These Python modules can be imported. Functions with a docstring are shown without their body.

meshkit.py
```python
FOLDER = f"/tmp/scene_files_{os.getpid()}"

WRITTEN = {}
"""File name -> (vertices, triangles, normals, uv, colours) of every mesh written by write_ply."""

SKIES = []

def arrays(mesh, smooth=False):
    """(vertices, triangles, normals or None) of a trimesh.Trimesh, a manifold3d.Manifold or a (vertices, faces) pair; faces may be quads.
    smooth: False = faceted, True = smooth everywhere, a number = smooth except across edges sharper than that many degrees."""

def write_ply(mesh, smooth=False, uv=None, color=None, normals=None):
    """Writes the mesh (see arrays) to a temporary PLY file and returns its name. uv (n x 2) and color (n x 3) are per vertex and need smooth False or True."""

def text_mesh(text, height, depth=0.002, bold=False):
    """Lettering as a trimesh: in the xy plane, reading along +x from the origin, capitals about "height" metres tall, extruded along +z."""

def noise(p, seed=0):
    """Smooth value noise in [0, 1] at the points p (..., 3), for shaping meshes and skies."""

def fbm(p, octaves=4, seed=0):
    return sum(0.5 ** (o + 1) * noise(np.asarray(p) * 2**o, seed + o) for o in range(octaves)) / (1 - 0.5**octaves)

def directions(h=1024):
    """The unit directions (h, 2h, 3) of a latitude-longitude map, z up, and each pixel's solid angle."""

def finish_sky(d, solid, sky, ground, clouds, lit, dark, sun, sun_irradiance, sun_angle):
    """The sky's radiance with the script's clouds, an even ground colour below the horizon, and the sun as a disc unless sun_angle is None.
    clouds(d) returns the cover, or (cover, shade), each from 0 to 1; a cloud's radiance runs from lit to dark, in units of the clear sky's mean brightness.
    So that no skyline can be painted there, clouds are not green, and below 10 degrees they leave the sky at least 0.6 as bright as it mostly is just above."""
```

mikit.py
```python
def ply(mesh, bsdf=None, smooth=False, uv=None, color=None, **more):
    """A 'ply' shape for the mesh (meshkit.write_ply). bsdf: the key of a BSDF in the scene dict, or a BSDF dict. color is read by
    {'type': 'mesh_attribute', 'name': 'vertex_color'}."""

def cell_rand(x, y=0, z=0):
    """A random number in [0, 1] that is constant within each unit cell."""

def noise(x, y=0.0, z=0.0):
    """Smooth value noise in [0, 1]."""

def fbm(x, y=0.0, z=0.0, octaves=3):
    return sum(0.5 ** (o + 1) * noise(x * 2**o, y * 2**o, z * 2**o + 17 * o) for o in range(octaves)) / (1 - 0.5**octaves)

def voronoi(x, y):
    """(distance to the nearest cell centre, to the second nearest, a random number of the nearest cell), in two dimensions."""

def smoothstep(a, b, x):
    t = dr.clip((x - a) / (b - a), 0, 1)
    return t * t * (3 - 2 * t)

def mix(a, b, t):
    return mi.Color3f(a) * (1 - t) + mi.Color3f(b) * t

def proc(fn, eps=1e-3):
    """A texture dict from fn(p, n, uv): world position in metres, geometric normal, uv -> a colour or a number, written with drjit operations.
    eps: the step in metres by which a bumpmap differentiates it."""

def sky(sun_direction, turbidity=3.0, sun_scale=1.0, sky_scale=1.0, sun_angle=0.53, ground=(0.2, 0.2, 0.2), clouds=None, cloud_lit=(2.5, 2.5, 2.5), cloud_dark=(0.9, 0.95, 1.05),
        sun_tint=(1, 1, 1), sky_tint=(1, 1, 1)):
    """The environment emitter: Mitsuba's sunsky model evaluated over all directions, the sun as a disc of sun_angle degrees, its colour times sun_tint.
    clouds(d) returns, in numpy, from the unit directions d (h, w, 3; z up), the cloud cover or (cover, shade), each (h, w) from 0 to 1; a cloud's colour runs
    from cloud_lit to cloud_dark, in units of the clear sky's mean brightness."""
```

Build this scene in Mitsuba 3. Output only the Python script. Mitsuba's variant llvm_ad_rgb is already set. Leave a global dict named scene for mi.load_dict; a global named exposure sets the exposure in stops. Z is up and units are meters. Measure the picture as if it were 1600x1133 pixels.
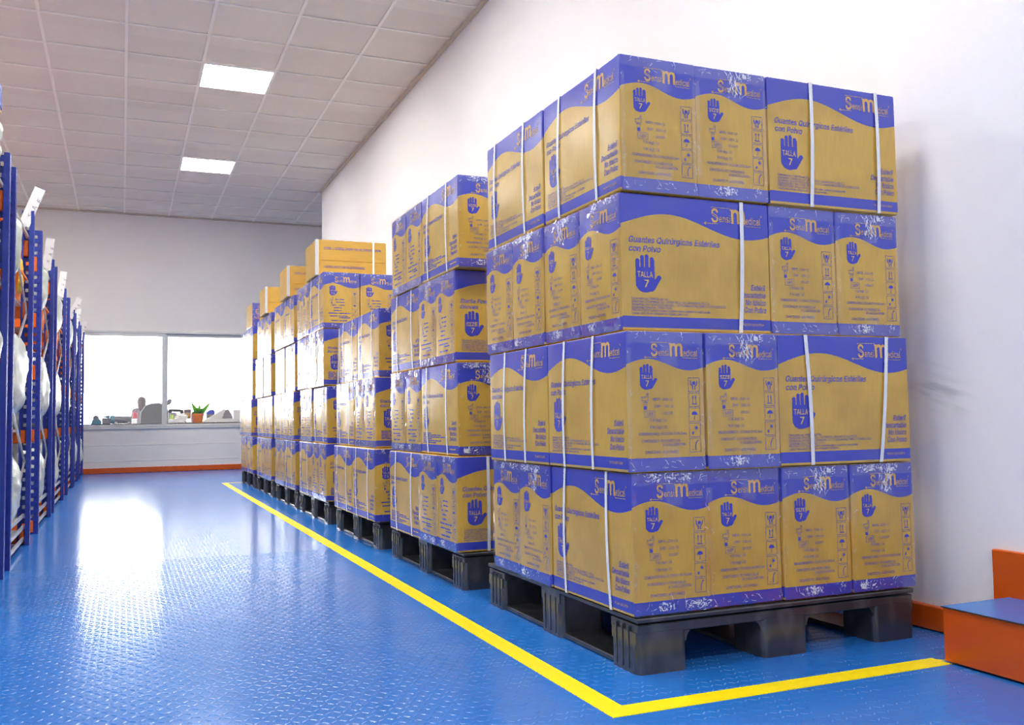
import math, random
import numpy as np
import trimesh
import mitsuba as mi
import drjit as dr
import manifold3d as m3
from shapely import affinity, union_all
from shapely.geometry import Polygon, Point, box as sbox, LineString, MultiPolygon
import mikit, meshkit

T = mi.ScalarTransform4f
scene, labels = {}, {}
rng = random.Random(7)

# ------------------------------------------------------------------ camera, light, exposure
EYE = np.array([-1.2922, -2.2744, 0.7206])
YAW, PITCH, ROLL, FOCAL = 0.3985, 0.05936, -0.01548, 1447.67
F = np.array([math.sin(YAW) * math.cos(PITCH), math.cos(YAW) * math.cos(PITCH), math.sin(PITCH)])
R0 = np.array([math.cos(YAW), -math.sin(YAW), 0.0])
U0 = np.cross(R0, F)
UP = -math.sin(ROLL) * R0 + math.cos(ROLL) * U0
scene['camera'] = {'type': 'perspective', 'fov': math.degrees(2 * math.atan(800 / FOCAL)), 'fov_axis': 'x', 'near_clip': 0.05, 'far_clip': 200.0,
                   'to_world': T().look_at(origin=EYE.tolist(), target=(EYE + F).tolist(), up=UP.tolist())}
LAMP = 36.0            # radiance of the ceiling panels
PANE_BRIGHT, PANE_DIM = 8.5, 1.1   # glow added for daylight on the office's far glazing, dimmer on its right
exposure = 0.6

CEIL, WALLX, ENDY = 3.825, 1.181, 12.42


# ------------------------------------------------------------------ helpers
def numbered(name):
    taken = lambda k: k in scene or k in labels
    if not taken(name):
        return name
    n = 1
    while taken(f'{name}_{n:03d}'):
        n += 1
    return f'{name}_{n:03d}'


def put(name, shape, parent=None, **said):
    key = numbered((parent + '__' if parent else '') + name)
    scene[key] = shape
    if said:
        labels[key] = {k: v for k, v in said.items() if v}
    return key


def thing(name, label, category, group=None, kind=None):
    key = numbered(name)
    labels[key] = {'label': label, 'category': category}
    if group:
        labels[key]['group'] = group
    if kind:
        labels[key]['kind'] = kind
        del labels[key]['category']
    return key


def cat(*ms):
    return trimesh.util.concatenate([m for m in ms if m is not None])


def bx(x0, x1, y0, y1, z0, z1):
    m = trimesh.creation.box((x1 - x0, y1 - y0, z1 - z0))
    m.apply_translation(((x0 + x1) / 2, (y0 + y1) / 2, (z0 + z1) / 2))
    return m


def rbx(x0, x1, y0, y1, z0, z1, r=0.004):
    """A box with chamfered edges."""
    pts = []
    for sx, x in ((1, x0), (-1, x1)):
        for sy, y in ((1, y0), (-1, y1)):
            for sz, z in ((1, z0), (-1, z1)):
                pts += [(x, y + sy * r, z + sz * r), (x + sx * r, y, z + sz * r), (x + sx * r, y + sy * r, z)]
    return trimesh.convex.convex_hull(np.array(pts))


def hull(pts):
    return trimesh.convex.convex_hull(np.asarray(pts, float))


def rod(a, b, r, n=10):
    return trimesh.creation.cylinder(r, segment=np.array([a, b], float), sections=n)


def bar(a, b, w, t, up=(0, 0, 1)):
    """A flat bar from a to b."""
    a, b = np.array(a, float), np.array(b, float)
    d = (b - a) / np.linalg.norm(b - a)
    s = np.cross(d, up)
    s /= np.linalg.norm(s)
    u = np.cross(s, d)
    return hull([p + i * s * w / 2 + j * u * t / 2 for p in (a, b) for i in (-1, 1) for j in (-1, 1)])


def to_manifold(m):
    return m3.Manifold(m3.Mesh(np.asarray(m.vertices, np.float32), np.asarray(m.faces, np.uint32)))


def from_manifold(m):
    q = m.to_mesh()
    return trimesh.Trimesh(q.vert_properties[:, :3], q.tri_verts, process=False)


def extrude(poly, d):
    polys = poly.geoms if hasattr(poly, 'geoms') else [poly]
    return cat(*[trimesh.creation.extrude_polygon(p, d, engine='earcut') for p in polys])


def lathe(profile, n=24):
    return trimesh.creation.revolve(np.array(profile, float), sections=n)


def lumpy(sx, sy, sz, amp, freq, seed, sub=4, power=3.5):
    """A soft wrapped bale: a rounded block displaced by folds."""
    m = trimesh.creation.icosphere(subdivisions=sub)
    v = m.vertices
    q = v / (np.sum(np.abs(v) ** power, 1, keepdims=True) ** (1 / power))
    fold = meshkit.fbm(q * np.array([freq, freq, freq * .45]) + seed * 3.7, 4, seed) - .5
    ridge = 1 - np.abs(2 * meshkit.noise(q * freq * 1.7 + seed, seed + 5) - 1)
    q = q * (1 + amp * (fold * 1.6 + .35 * ridge)[:, None])
    return trimesh.Trimesh(q * np.array([sx, sy, sz]) / 2, m.faces, process=False)


# ------------------------------------------------------------------ materials
noise, fbm, mix, sstep = mikit.noise, mikit.fbm, mikit.mix, mikit.smoothstep


def prin(color, rough=.5, spec=.5, **more):
    c = color if isinstance(color, dict) else {'type': 'rgb', 'value': list(color)}
    return {'type': 'twosided', 'bsdf': {'type': 'principled', 'base_color': c, 'roughness': rough, 'specular': spec, **more}}


KRAFT, BLUE = (.60, .375, .062), (.042, .060, .44)


def carton_color(p, n, uv):
    u, v = uv.x, uv.y
    wide, narrow = u < 1.5, (u > 1.5) & (u < 3.5)
    a = dr.select(wide, u, u - 2)
    ph = dr.cos((a - dr.select(wide, .3, .27)) * (math.pi / .53))
    edge = dr.select(wide, .785 + .075 * ph, .76 + .04 * ph)
    blue = sstep(-.0015, .0015, v - edge)
    lo = dr.select(wide, .022, -.1)
    band = sstep(-.0015, .0015, v - lo) * sstep(-.0015, .0015, dr.select(wide, .105, .098) - v)
    blue = dr.maximum(blue, band) * dr.select(wide | narrow, 1.0, 0.0)
    g = fbm(p.x * 9, p.y * 9, p.z * 7)
    fine = noise(p.x * 160, p.y * 160, p.z * 25)
    k = mix(KRAFT, (.53, .325, .058), sstep(.35, .75, g)) * (.96 + .08 * fine)
    b = mix(BLUE, (.062, .072, .42), sstep(.4, .7, g))
    return mix(k, b, blue)


scene['mat_carton'] = prin(mikit.proc(carton_color), .28, .75)
scene['mat_kraft'] = prin(mikit.proc(lambda p, n, uv: mix((.60, .36, .055), (.52, .31, .06), fbm(p.x * 8, p.y * 8, p.z * 8)) * (.95 + .1 * noise(p.x * 20, p.y * 150, p.z * 150))), .4, .5)
scene['mat_ink_blue'] = prin((.050, .058, .44), .36, .5)
scene['mat_ink_purple'] = prin((.13, .085, .36), .45, .4)
scene['mat_ink_tan'] = prin((.62, .42, .16), .4, .4)
scene['mat_ink_tan2'] = prin((.66, .40, .13), .4, .4)
scene['mat_strap'] = prin((.80, .82, .80), .35, .5)
scene['mat_tape'] = {'type': 'thindielectric', 'int_ior': 1.55}
scene['mat_crease_glint'] = prin((.80, .81, .86), .25, .6)  # opaque white for the glints painted on the tape's creases
scene['mat_pallet'] = prin(mikit.proc(lambda p, n, uv: mix((.030, .032, .036), (.075, .075, .078), sstep(.45, .8, fbm(p.x * 22, p.y * 14, p.z * 9)) * .7)), .2, .85)
scene['mat_white'] = prin((.82, .82, .83), .6, .3)
scene['mat_alu'] = prin((.62, .64, .66), .35, .5)
scene['mat_black'] = prin((.03, .03, .035), .4, .5)


def wall_right_color(p, n, uv):
    base = mix((.80, .80, .83), (.75, .755, .79), fbm(p.y * 1.3, p.z * 1.3, 3.0) * .6)
    ry, rz = (p.y + .02) * .95 + (p.z - .80) * .30, (p.z - .80) * .95 - (p.y + .02) * .30
    streak = sstep(.35, .85, fbm(ry * 9, rz * 60, 1)) * sstep(.17, .02, dr.abs(ry)) * sstep(.10, .0, dr.abs(rz + .01))
    return mix(base, (.36, .40, .43), dr.clip(streak * .6, 0, 1))


scene['mat_wall_right'] = prin(mikit.proc(wall_right_color), .65, .25)
scene['mat_wall'] = prin(mikit.proc(lambda p, n, uv: mix((.82, .815, .81), (.77, .765, .765), fbm(p.x * 1.2, p.y * 1.2 + p.z, 2.0))), .65, .25)
scene['mat_tile'] = prin(mikit.proc(lambda p, n, uv: mix((.74, .71, .67), (.69, .66, .625), mikit.cell_rand(dr.floor((p.x + .065) / .6125), dr.floor((p.y - .06) / .6125))) * (.97 + .05 * noise(p.x * 120, p.y * 120, 0))), .8, .2)
scene['mat_grid'] = prin((.84, .82, .79), .35, .5)
scene['mat_moulding'] = prin((.52, .47, .41), .5, .4)
scene['mat_orange'] = prin(mikit.proc(lambda p, n, uv: mix((.62, .095, .004), (.52, .07, .004), fbm(p.x * 6, p.y * 6, p.z * 6))), .28, .5)


QX, QY = .0212, .036      # pitch of the plate's lozenges across and along the aisle
LOZ_Y = 3.0   # nearer than this the lozenges are modelled


def plate_height(p, n, uv):
    """Checker plate: raised lozenges, turned by a right angle from one cell to the next."""
    x, y = p.x / QX, p.y / QY
    i, j = dr.floor(x), dr.floor(y)
    a, b = (x - i - .5) * QX * .7071, (y - j - .5) * QY * .7071
    odd = mi.Int32(i + j + 1000) & 1
    s, t = dr.select(odd == 0, a + b, a - b), dr.select(odd == 0, a - b, a + b)
    d = dr.square(s / .0138) + dr.square(t / .0045)
    return dr.square(dr.maximum(1 - d, 0)) * dr.select((p.y > LOZ_Y) | (p.z > .1), 1.0, 0.0)


def floor_color(p, n, uv):
    g = fbm(p.x * 1.1, p.y * .8, 0)
    c = mix((.012, .120, .43), (.018, .140, .45), g)
    worn_glint = sstep(.80, 1.0, plate_height(p, n, uv)) * sstep(.45, .75, noise(p.x * 3, p.y * 3, 5))  # worn lozenge tops, lightened to paint in their glints too
    return mix(c, (.16, .34, .66), worn_glint * .35)


scene['mat_floor'] = {'type': 'twosided', 'bsdf': {'type': 'bumpmap', 'scale': .0011, 'arbitrary': mikit.proc(plate_height, eps=5e-4),
                      'nested': {'type': 'principled', 'base_color': mikit.proc(floor_color), 'roughness': .17, 'specular': .5, 'clearcoat': .35, 'clearcoat_gloss': .93}}}


def lozenge_color(p, n, uv):
    c = mix((.014, .13, .45), (.22, .38, .62), sstep(.4, .85, noise(p.x * 14, p.y * 14, 2)) * sstep(.0005, .0012, p.z) * .45)  # tops lightened in patches: wear and painted glints
    painted = ((p.x > -.205) & (p.x < -.14) & (p.y > -.28)) | ((p.x > -.205) & (p.y > -.28) & (p.y < -.207))
    return dr.select(painted, mi.Color3f(.86, .66, .0), c)


scene['mat_lozenge'] = {'type': 'twosided', 'bsdf': {'type': 'principled', 'base_color': mikit.proc(lozenge_color), 'roughness': .24, 'specular': .5, 'clearcoat': .35, 'clearcoat_gloss': .93}}
scene['mat_yellow'] = prin((.86, .66, .0), .35, .45)
scene['mat_rack_blue'] = prin((.016, .036, .30), .35, .5)
scene['mat_beam'] = prin((.80, .13, .01), .35, .5)
scene['mat_zinc'] = prin((.62, .63, .63), .3, .5, metallic=.6)
scene['mat_film'] = prin(mikit.proc(lambda p, n, uv: mix((.62, .67, .62), (.44, .53, .47), sstep(.3, .75, fbm(p.x * 9, p.y * 9, p.z * 5)))), .25, .6)
scene['mat_goods_white'] = prin((.78, .77, .74), .5, .4)
scene['mat_goods_yellow'] = prin((.80, .52, .03), .4, .4)
scene['mat_goods_orange'] = prin((.85, .20, .01), .4, .4)
scene['mat_glass'] = {'type': 'thindielectric', 'int_ior': 1.5}


# ------------------------------------------------------------------ setting: floor, walls, ceiling
LX, BY, RX = -6.6, -5.0, 2.6      # left wall, back wall, side wall of the recess past the pallets
quad = lambda a, b, c, d: trimesh.Trimesh(np.array([a, b, c, d], float), [[0, 1, 2], [0, 2, 3]], process=False)
uv4 = np.array([[0, 0], [1, 0], [1, 1], [0, 1.0]])
put('floor', mikit.ply(quad((LX, BY, 0), (RX, BY, 0), (RX, ENDY + .1, 0), (LX, ENDY + .1, 0)), 'mat_floor', uv=uv4), kind='structure', label='blue checker plate steel floor with a glossy coat')
WEND = 10.16
I, J_ = np.meshgrid(np.arange(math.floor(-1.95 / QX), math.ceil(WALLX / QX)), np.arange(math.floor(-2.0 / QY), math.floor(LOZ_Y / QY)), indexing='ij')
I, J_ = I.ravel(), J_.ravel()
ok = (np.abs((I + .5) * QX - EYE[0] - .42 * ((J_ + .5) * QY - EYE[1])) < .62 * ((J_ + .5) * QY - EYE[1]) + .2) & ~(((I + .5) * QX > .88) & ((J_ + .5) * QY < -.25))
I, J_ = I[ok], J_[ok]
odd = (I + J_) % 2
la, lb, lh = .0138, .0045, .0015
loz = np.array([[-la, 0, 0], [-la * .45, -lb, 0], [la * .45, -lb, 0], [la, 0, 0], [la * .45, lb, 0], [-la * .45, lb, 0], [-la * .55, 0, lh], [la * .55, 0, lh]])
lozf = np.array([[0, 1, 6], [1, 2, 7], [1, 7, 6], [2, 3, 7], [3, 4, 7], [4, 5, 6], [4, 6, 7], [5, 0, 6]])
c45 = math.sqrt(.5)
turned = np.stack([c45 * (loz[:, 0] + loz[:, 1]), c45 * (-loz[:, 0] + loz[:, 1]), loz[:, 2]], 1)
loz = np.stack([c45 * (loz[:, 0] - loz[:, 1]), c45 * (loz[:, 0] + loz[:, 1]), loz[:, 2]], 1)
V_ = np.where(odd[:, None, None] == 0, loz[None], turned[None]) + np.stack([(I + .5) * QX, (J_ + .5) * QY, 0 * I], 1)[:, None]
F_ = lozf[None] + (np.arange(len(I)) * 8)[:, None, None]
put('lozenge', mikit.ply((V_.reshape(-1, 3), F_.reshape(-1, 3)), 'mat_lozenge', smooth=True), 'floor', kind='stuff', label='raised lozenges of the checker plate')
put('wall_right', mikit.ply(cat(bx(WALLX, RX + .15, BY, WEND, 0, CEIL + .1)), 'mat_wall_right'), kind='structure', label='plain white wall behind the pallets with grey scuffs')
put('wall_recess', mikit.ply(bx(RX, RX + .15, WEND, ENDY + .3, 0, CEIL + .1), 'mat_wall'), kind='structure', label='white side wall of the recess past the pallets')
put('wall_left', mikit.ply(bx(LX - .15, LX, BY - .15, ENDY + .2, 0, CEIL + .1), 'mat_wall'), kind='structure', label='white wall behind the storage racks')
put('wall_back', mikit.ply(bx(LX, RX + .15, BY - .15, BY, 0, CEIL + .1), 'mat_wall'), kind='structure', label='white wall behind the viewer')
WX0, WX1, WZ0, WZ1 = -2.68, 1.24, .64, 2.08
far = cat(bx(LX, WX0, ENDY, ENDY + .15, 0, CEIL + .1), bx(WX1, RX, ENDY, ENDY + .15, 0, CEIL + .1), bx(WX0, WX1, ENDY, ENDY + .15, 0, WZ0), bx(WX0, WX1, ENDY, ENDY + .15, WZ1, CEIL + .1))
put('wall_far', mikit.ply(far, 'mat_wall'), kind='structure', label='white end wall above and below the window')
for i, z in enumerate((.17, .40)):
    put(f'trim_{i + 1}', mikit.ply(rbx(LX, RX, ENDY - .006, ENDY + .002, z, z + .012, .002), 'mat_wall'), kind='structure', label='thin raised joint line along the wall under the window')
put('baseboard_right', mikit.ply(cat(rbx(WALLX - .022, WALLX, -.24, WEND + .022, .004, .083, .004), rbx(WALLX - .022, RX, WEND, WEND + .022, .004, .083, .004)), 'mat_orange'), kind='structure', label='orange skirting board along the right wall')
put('baseboard_far', mikit.ply(rbx(LX, RX, ENDY - .02, ENDY, .004, .08, .004), 'mat_orange'), kind='structure', label='orange skirting board under the window')
put('baseboard_step', mikit.ply(rbx(WALLX - .02, WALLX, BY, -.2, .1, .297, .003), 'mat_orange'), kind='structure', label='tall orange wall panel above the step')

# ceiling: lay-in tiles between T-bars; the pitch runs from the wall outwards
P, X0, Y0 = .6135, -.06, 5.965
ceil = put('ceiling', mikit.ply(bx(LX, RX + .15, BY, ENDY + .2, CEIL + .03, CEIL + .1), 'mat_tile'), kind='structure', label='suspended ceiling of square off white tiles')
xs = [X0 + P * k for k in range(-11, 6)]
ys = [Y0 + P * k for k in range(-18, 12)]
xs = [x for x in xs if LX < x < RX]
ys = [y for y in ys if BY < y < ENDY]
LAMPS = [(cx, cy) for cx in (X0 - P / 2, X0 - P / 2 - 5 * P) for cy in [Y0 + P / 2 + 5 * P * k for k in range(-3, 2)]]
gw = .012
xe, ye = [LX] + xs + [RX], [BY] + ys + [ENDY]
near_tiles, rest = [], []
for i in range(len(xe) - 1):
    for j in range(len(ye) - 1):
        x0, x1, y0, y1 = xe[i], xe[i + 1], ye[j], ye[j + 1]
        cx, cy = (x0 + x1) / 2, (y0 + y1) / 2
        if any(abs(cx - a) < .1 and abs(cy - b) < .1 for a, b in LAMPS) or (x0 >= WALLX and y1 < WEND):
            continue
        if x0 < WALLX < x1 and y1 < WEND:
            x1 = WALLX
        if x1 - x0 < .04 or y1 - y0 < .04:
            continue
        (near_tiles if x0 > -3.2 and y0 > 1.5 else rest).append((x0, x1, y0, y1))
tile = lambda t: rbx(t[0] + .005, t[1] - .005, t[2] + .005, t[3] - .005, CEIL + .005 + .003 * rng.random(), CEIL + .025, .004)
for t in near_tiles:
    put('tile', mikit.ply(tile(t), 'mat_tile'), ceil)
put('tile_field', mikit.ply(cat(*[tile(t) for t in rest]), 'mat_tile'), ceil, kind='stuff', label='further ceiling tiles')
tbar = lambda a, b, axis, c: (rbx(c - gw, c + gw, a, b, CEIL - .002, CEIL + .006, .001) if axis == 'y' else rbx(a, b, c - gw, c + gw, CEIL - .0016, CEIL + .006, .001))
for x in xs:
    put('grid_bar', mikit.ply(tbar(WEND if x > WALLX else BY, ENDY, 'y', x), 'mat_grid'), ceil)
for y in ys:
    put('grid_bar', mikit.ply(tbar(LX, WALLX if y < WEND else RX, 'x', y), 'mat_grid'), ceil)
put('trim_3', mikit.ply(cat(rbx(WALLX - .03, WALLX, BY, WEND + .03, CEIL - .022, CEIL + .004, .002), rbx(WALLX, RX, WEND, WEND + .03, CEIL - .022, CEIL + .004, .002)), 'mat_moulding'), kind='structure', label='brown wall angle along the ceiling edge')
put('trim_4', mikit.ply(rbx(LX, RX, ENDY - .03, ENDY, CEIL - .02, CEIL + .004, .002), 'mat_moulding'), kind='structure', label='brown wall angle over the end wall')

# ceiling lamps
WHERE = {(0, 3): 'nearer of the two lit square ceiling panels in view', (0, 4): 'farther of the two lit square ceiling panels, closer to the window'}
for k, (cx, cy) in enumerate(LAMPS):
    c, r = divmod(k, 5)
    lab = WHERE.get((c, r), 'lit square ceiling panel lamp of the rows above and behind the viewer')
    t = thing('ceiling_lamp', lab, 'ceiling light', 'square ceiling panel lamps')
    h = P / 2 - .012
    fr = extrude(sbox(cx - h, cy - h, cx + h, cy + h).difference(sbox(cx - h + .012, cy - h + .012, cx + h - .012, cy + h - .012).buffer(.01)), .022)
    fr.apply_translation((0, 0, CEIL - .006))
    put('frame', mikit.ply(fr, 'mat_white'), t, label='thin white frame')
    d = extrude(sbox(cx - h + .012, cy - h + .012, cx + h - .012, cy + h - .012).buffer(.008), .003)
    d.apply_translation((0, 0, CEIL - .003))
    put('diffuser', mikit.ply(d, 'mat_white', emitter={'type': 'area', 'radiance': {'type': 'rgb', 'value': [LAMP, LAMP * .965, LAMP * .89]}}), t, label='glowing white diffuser')

# window in the end wall: two sliding sashes
win = put('window_1', mikit.ply(cat(bx(WX0, WX1, ENDY - .03, ENDY + .12, WZ0, WZ0 + .03), bx(WX0, WX1, ENDY - .03, ENDY + .12, WZ1 - .03, WZ1), bx(WX0, WX0 + .03, ENDY - .03, ENDY + .12, WZ0, WZ1), bx(WX1 - .03, WX1, ENDY - .03, ENDY + .12, WZ0, WZ1)), 'mat_alu'), kind='structure', label='wide aluminium sliding window in the end wall')
for k, (a, b, y, st) in enumerate(((WX0 + .03, -.70, ENDY - .018, .05), (-.725, WX1 - .03, ENDY + .02, .05))):
    s = put('sash', mikit.ply(cat(rbx(a, b, y, y + .03, WZ0 + .03, WZ0 + .065, .003), rbx(a, b, y, y + .03, WZ1 - .075, WZ1 - .03, .003), rbx(a, a + st, y, y + .03, WZ0 + .03, WZ1 - .03, .003), rbx(b - st, b, y, y + .03, WZ0 + .03, WZ1 - .03, .003)), 'mat_alu'), win, label='aluminium sliding sash')
    put('pane', mikit.ply(quad((a + st, y + .015, WZ0 + .06), (b - st, y + .015, WZ0 + .06), (b - st, y + .015, WZ1 - .07), (a + st, y + .015, WZ1 - .07)), 'mat_glass'), s, label='clear glass pane')

# the office behind the window
OX0, OX1, OY1, OZ = -6.6, 4.2, 24.0, 3.7
scene['mat_office_floor'] = prin((.45, .44, .42), .5, .3)
scene['mat_office_wall'] = prin((.86, .86, .86), .6, .3)
put('floor_office', mikit.ply(bx(OX0, OX1, ENDY + .1, OY1, -.05, 0), 'mat_office_floor'), kind='structure', label='pale floor of the office behind the window')
put('wall_office', mikit.ply(cat(bx(OX0 - .1, OX0, ENDY + .15, OY1, 0, OZ), bx(OX1, OX1 + .1, ENDY + .15, OY1, 0, OZ), bx(OX0, OX1, OY1, OY1 + .1, 0, .35), bx(RX, OX1, ENDY, ENDY + .15, 0, OZ)), 'mat_office_wall'), kind='structure', label='white office walls')
put('ceiling_office', mikit.ply(bx(OX0, OX1, ENDY + .15, OY1 + .1, OZ, OZ + .1), 'mat_office_wall'), kind='structure', label='white office ceiling')
fx = np.linspace(OX0, OX1, 8)
split = -.27
edges = [OX0, split, OX1]
far_frame = put('window_2', mikit.ply(cat(*[bx(x - .03, x + .03, OY1 - .02, OY1 + .1, .35, OZ) for x in edges]), 'mat_alu'), kind='structure', label='glazed far front of the office, made to glow white for daylight')
for a, b in zip(edges, edges[1:]):
    L = PANE_BRIGHT if b <= split + .01 else PANE_DIM  # right pane dimmed for its weaker reflection in the floor
    q = quad((a + .03, OY1 + .04, .35), (b - .03, OY1 + .04, .35), (b - .03, OY1 + .04, OZ), (a + .03, OY1 + .04, OZ))
    put('pane', mikit.ply(q, 'mat_white', emitter={'type': 'area', 'radiance': {'type': 'rgb', 'value': [L, L, L * 1.02]}}), far_frame)

# ------------------------------------------------------------------ yellow line, orange step
t = thing('floor_marking', 'bright yellow painted line around the row of pallets', 'floor line')
for a, b, c, d in ((-.205, -.140, -.28, 9.23), (-.140, .893, -.28, -.207), (-.140, WALLX - .03, 9.16, 9.23)):
    put('stripe', mikit.ply(bx(a, b, c, d, 0, .0012), 'mat_yellow'), t)
t = thing('floor_step', 'low orange step with a blue checker plate top by the wall', 'step')
put('riser', mikit.ply(cat(rbx(.889, .903, BY + .01, -.258, .006, .158, .002), rbx(.903, WALLX, -.272, -.258, .006, .158, .002)), 'mat_orange'), t, label='orange side panel')
put('tread', mikit.ply(quad((.886, BY + .01, .1605), (WALLX, BY + .01, .1605), (WALLX, -.255, .1605), (.886, -.255, .1605)), 'mat_floor', uv=uv4), t, label='blue checker plate top')
put('edge', mikit.ply(bx(.884, WALLX, BY + .01, -.255, .1575, .160), 'mat_black'), t, label='dark seam under the top')

# ------------------------------------------------------------------ print: lettering and symbols in 2D (metres)
_words = {}


def clean(poly, tol):
    return poly.buffer(0).simplify(tol).buffer(0)


def text2d(text, h, bold=True, tol=.02):
    """Lettering as a 2D polygon, starting at x = 0 on the baseline."""
    key = (text, bold, tol)
    if key not in _words:
        m = meshkit.text_mesh(text, 1.0, .1, bold)
        up = m.face_normals[:, 2] > .5
        v = m.vertices[m.faces[up]][:, :, :2]
        _words[key] = clean(union_all([Polygon(t) for t in v]).buffer(.004), tol)
    return affinity.scale(_words[key], h, h, origin=(0, 0))


def serif2d(text, h, slant=.2, tol=.025):
    """Bold slanted lettering with slab feet."""
    key = ('serif', text, tol)
    if key not in _words:
        g = text2d(text, 1.0, True, tol)
        extra = []
        for lo, hi, ban in ((0.0, .05, (-.16, -.08)), (.69, .75, (.80, .88)), (.93, .99, (1.05, 1.1))):
            cut = g.intersection(sbox(-9, lo, 999, hi))
            for piece in getattr(cut, 'geoms', [cut]):
                if piece.is_empty:
                    continue
                a, b, c, d = piece.bounds
                if .08 < c - a < .26 and not g.intersects(sbox(a + .02, ban[0], c - .02, ban[1])):
                    y = lo if lo == 0 else hi - .05
                    extra.append(sbox(a - .07, y, c + .07, y + .05))
        g = union_all([g.buffer(-.012)] + extra)
        g = affinity.affine_transform(g, [.9, slant, 0, 1, 0, 0])
        _words[key] = clean(g, tol * .6)
    return affinity.scale(_words[key], h, h, origin=(0, 0))


def greek(text, h):
    """Lettering too small in the picture to read: one bar to a word."""
    x, out = 0, []
    for w in text.split(' '):
        n = len(w) * h * .82
        out.append(sbox(x, h * .12, x + n * .94, h * .88))
        x += n + h * .55
    return union_all(out)


def at(g, x, y, fit=None, right=False):
    a, b, c, d = g.bounds
    if fit:
        g = affinity.scale(g, fit / (c - a), 1, origin=(0, 0))
        c = a + (c - a) * fit / (c - a)
        a, b, c, d = g.bounds
    return affinity.translate(g, x - (c if right else a), y)


def ring(x0, y0, x1, y1, w):
    return sbox(x0, y0, x1, y1).difference(sbox(x0 + w, y0 + w, x1 - w, y1 - w))


HAND = .86


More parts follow.
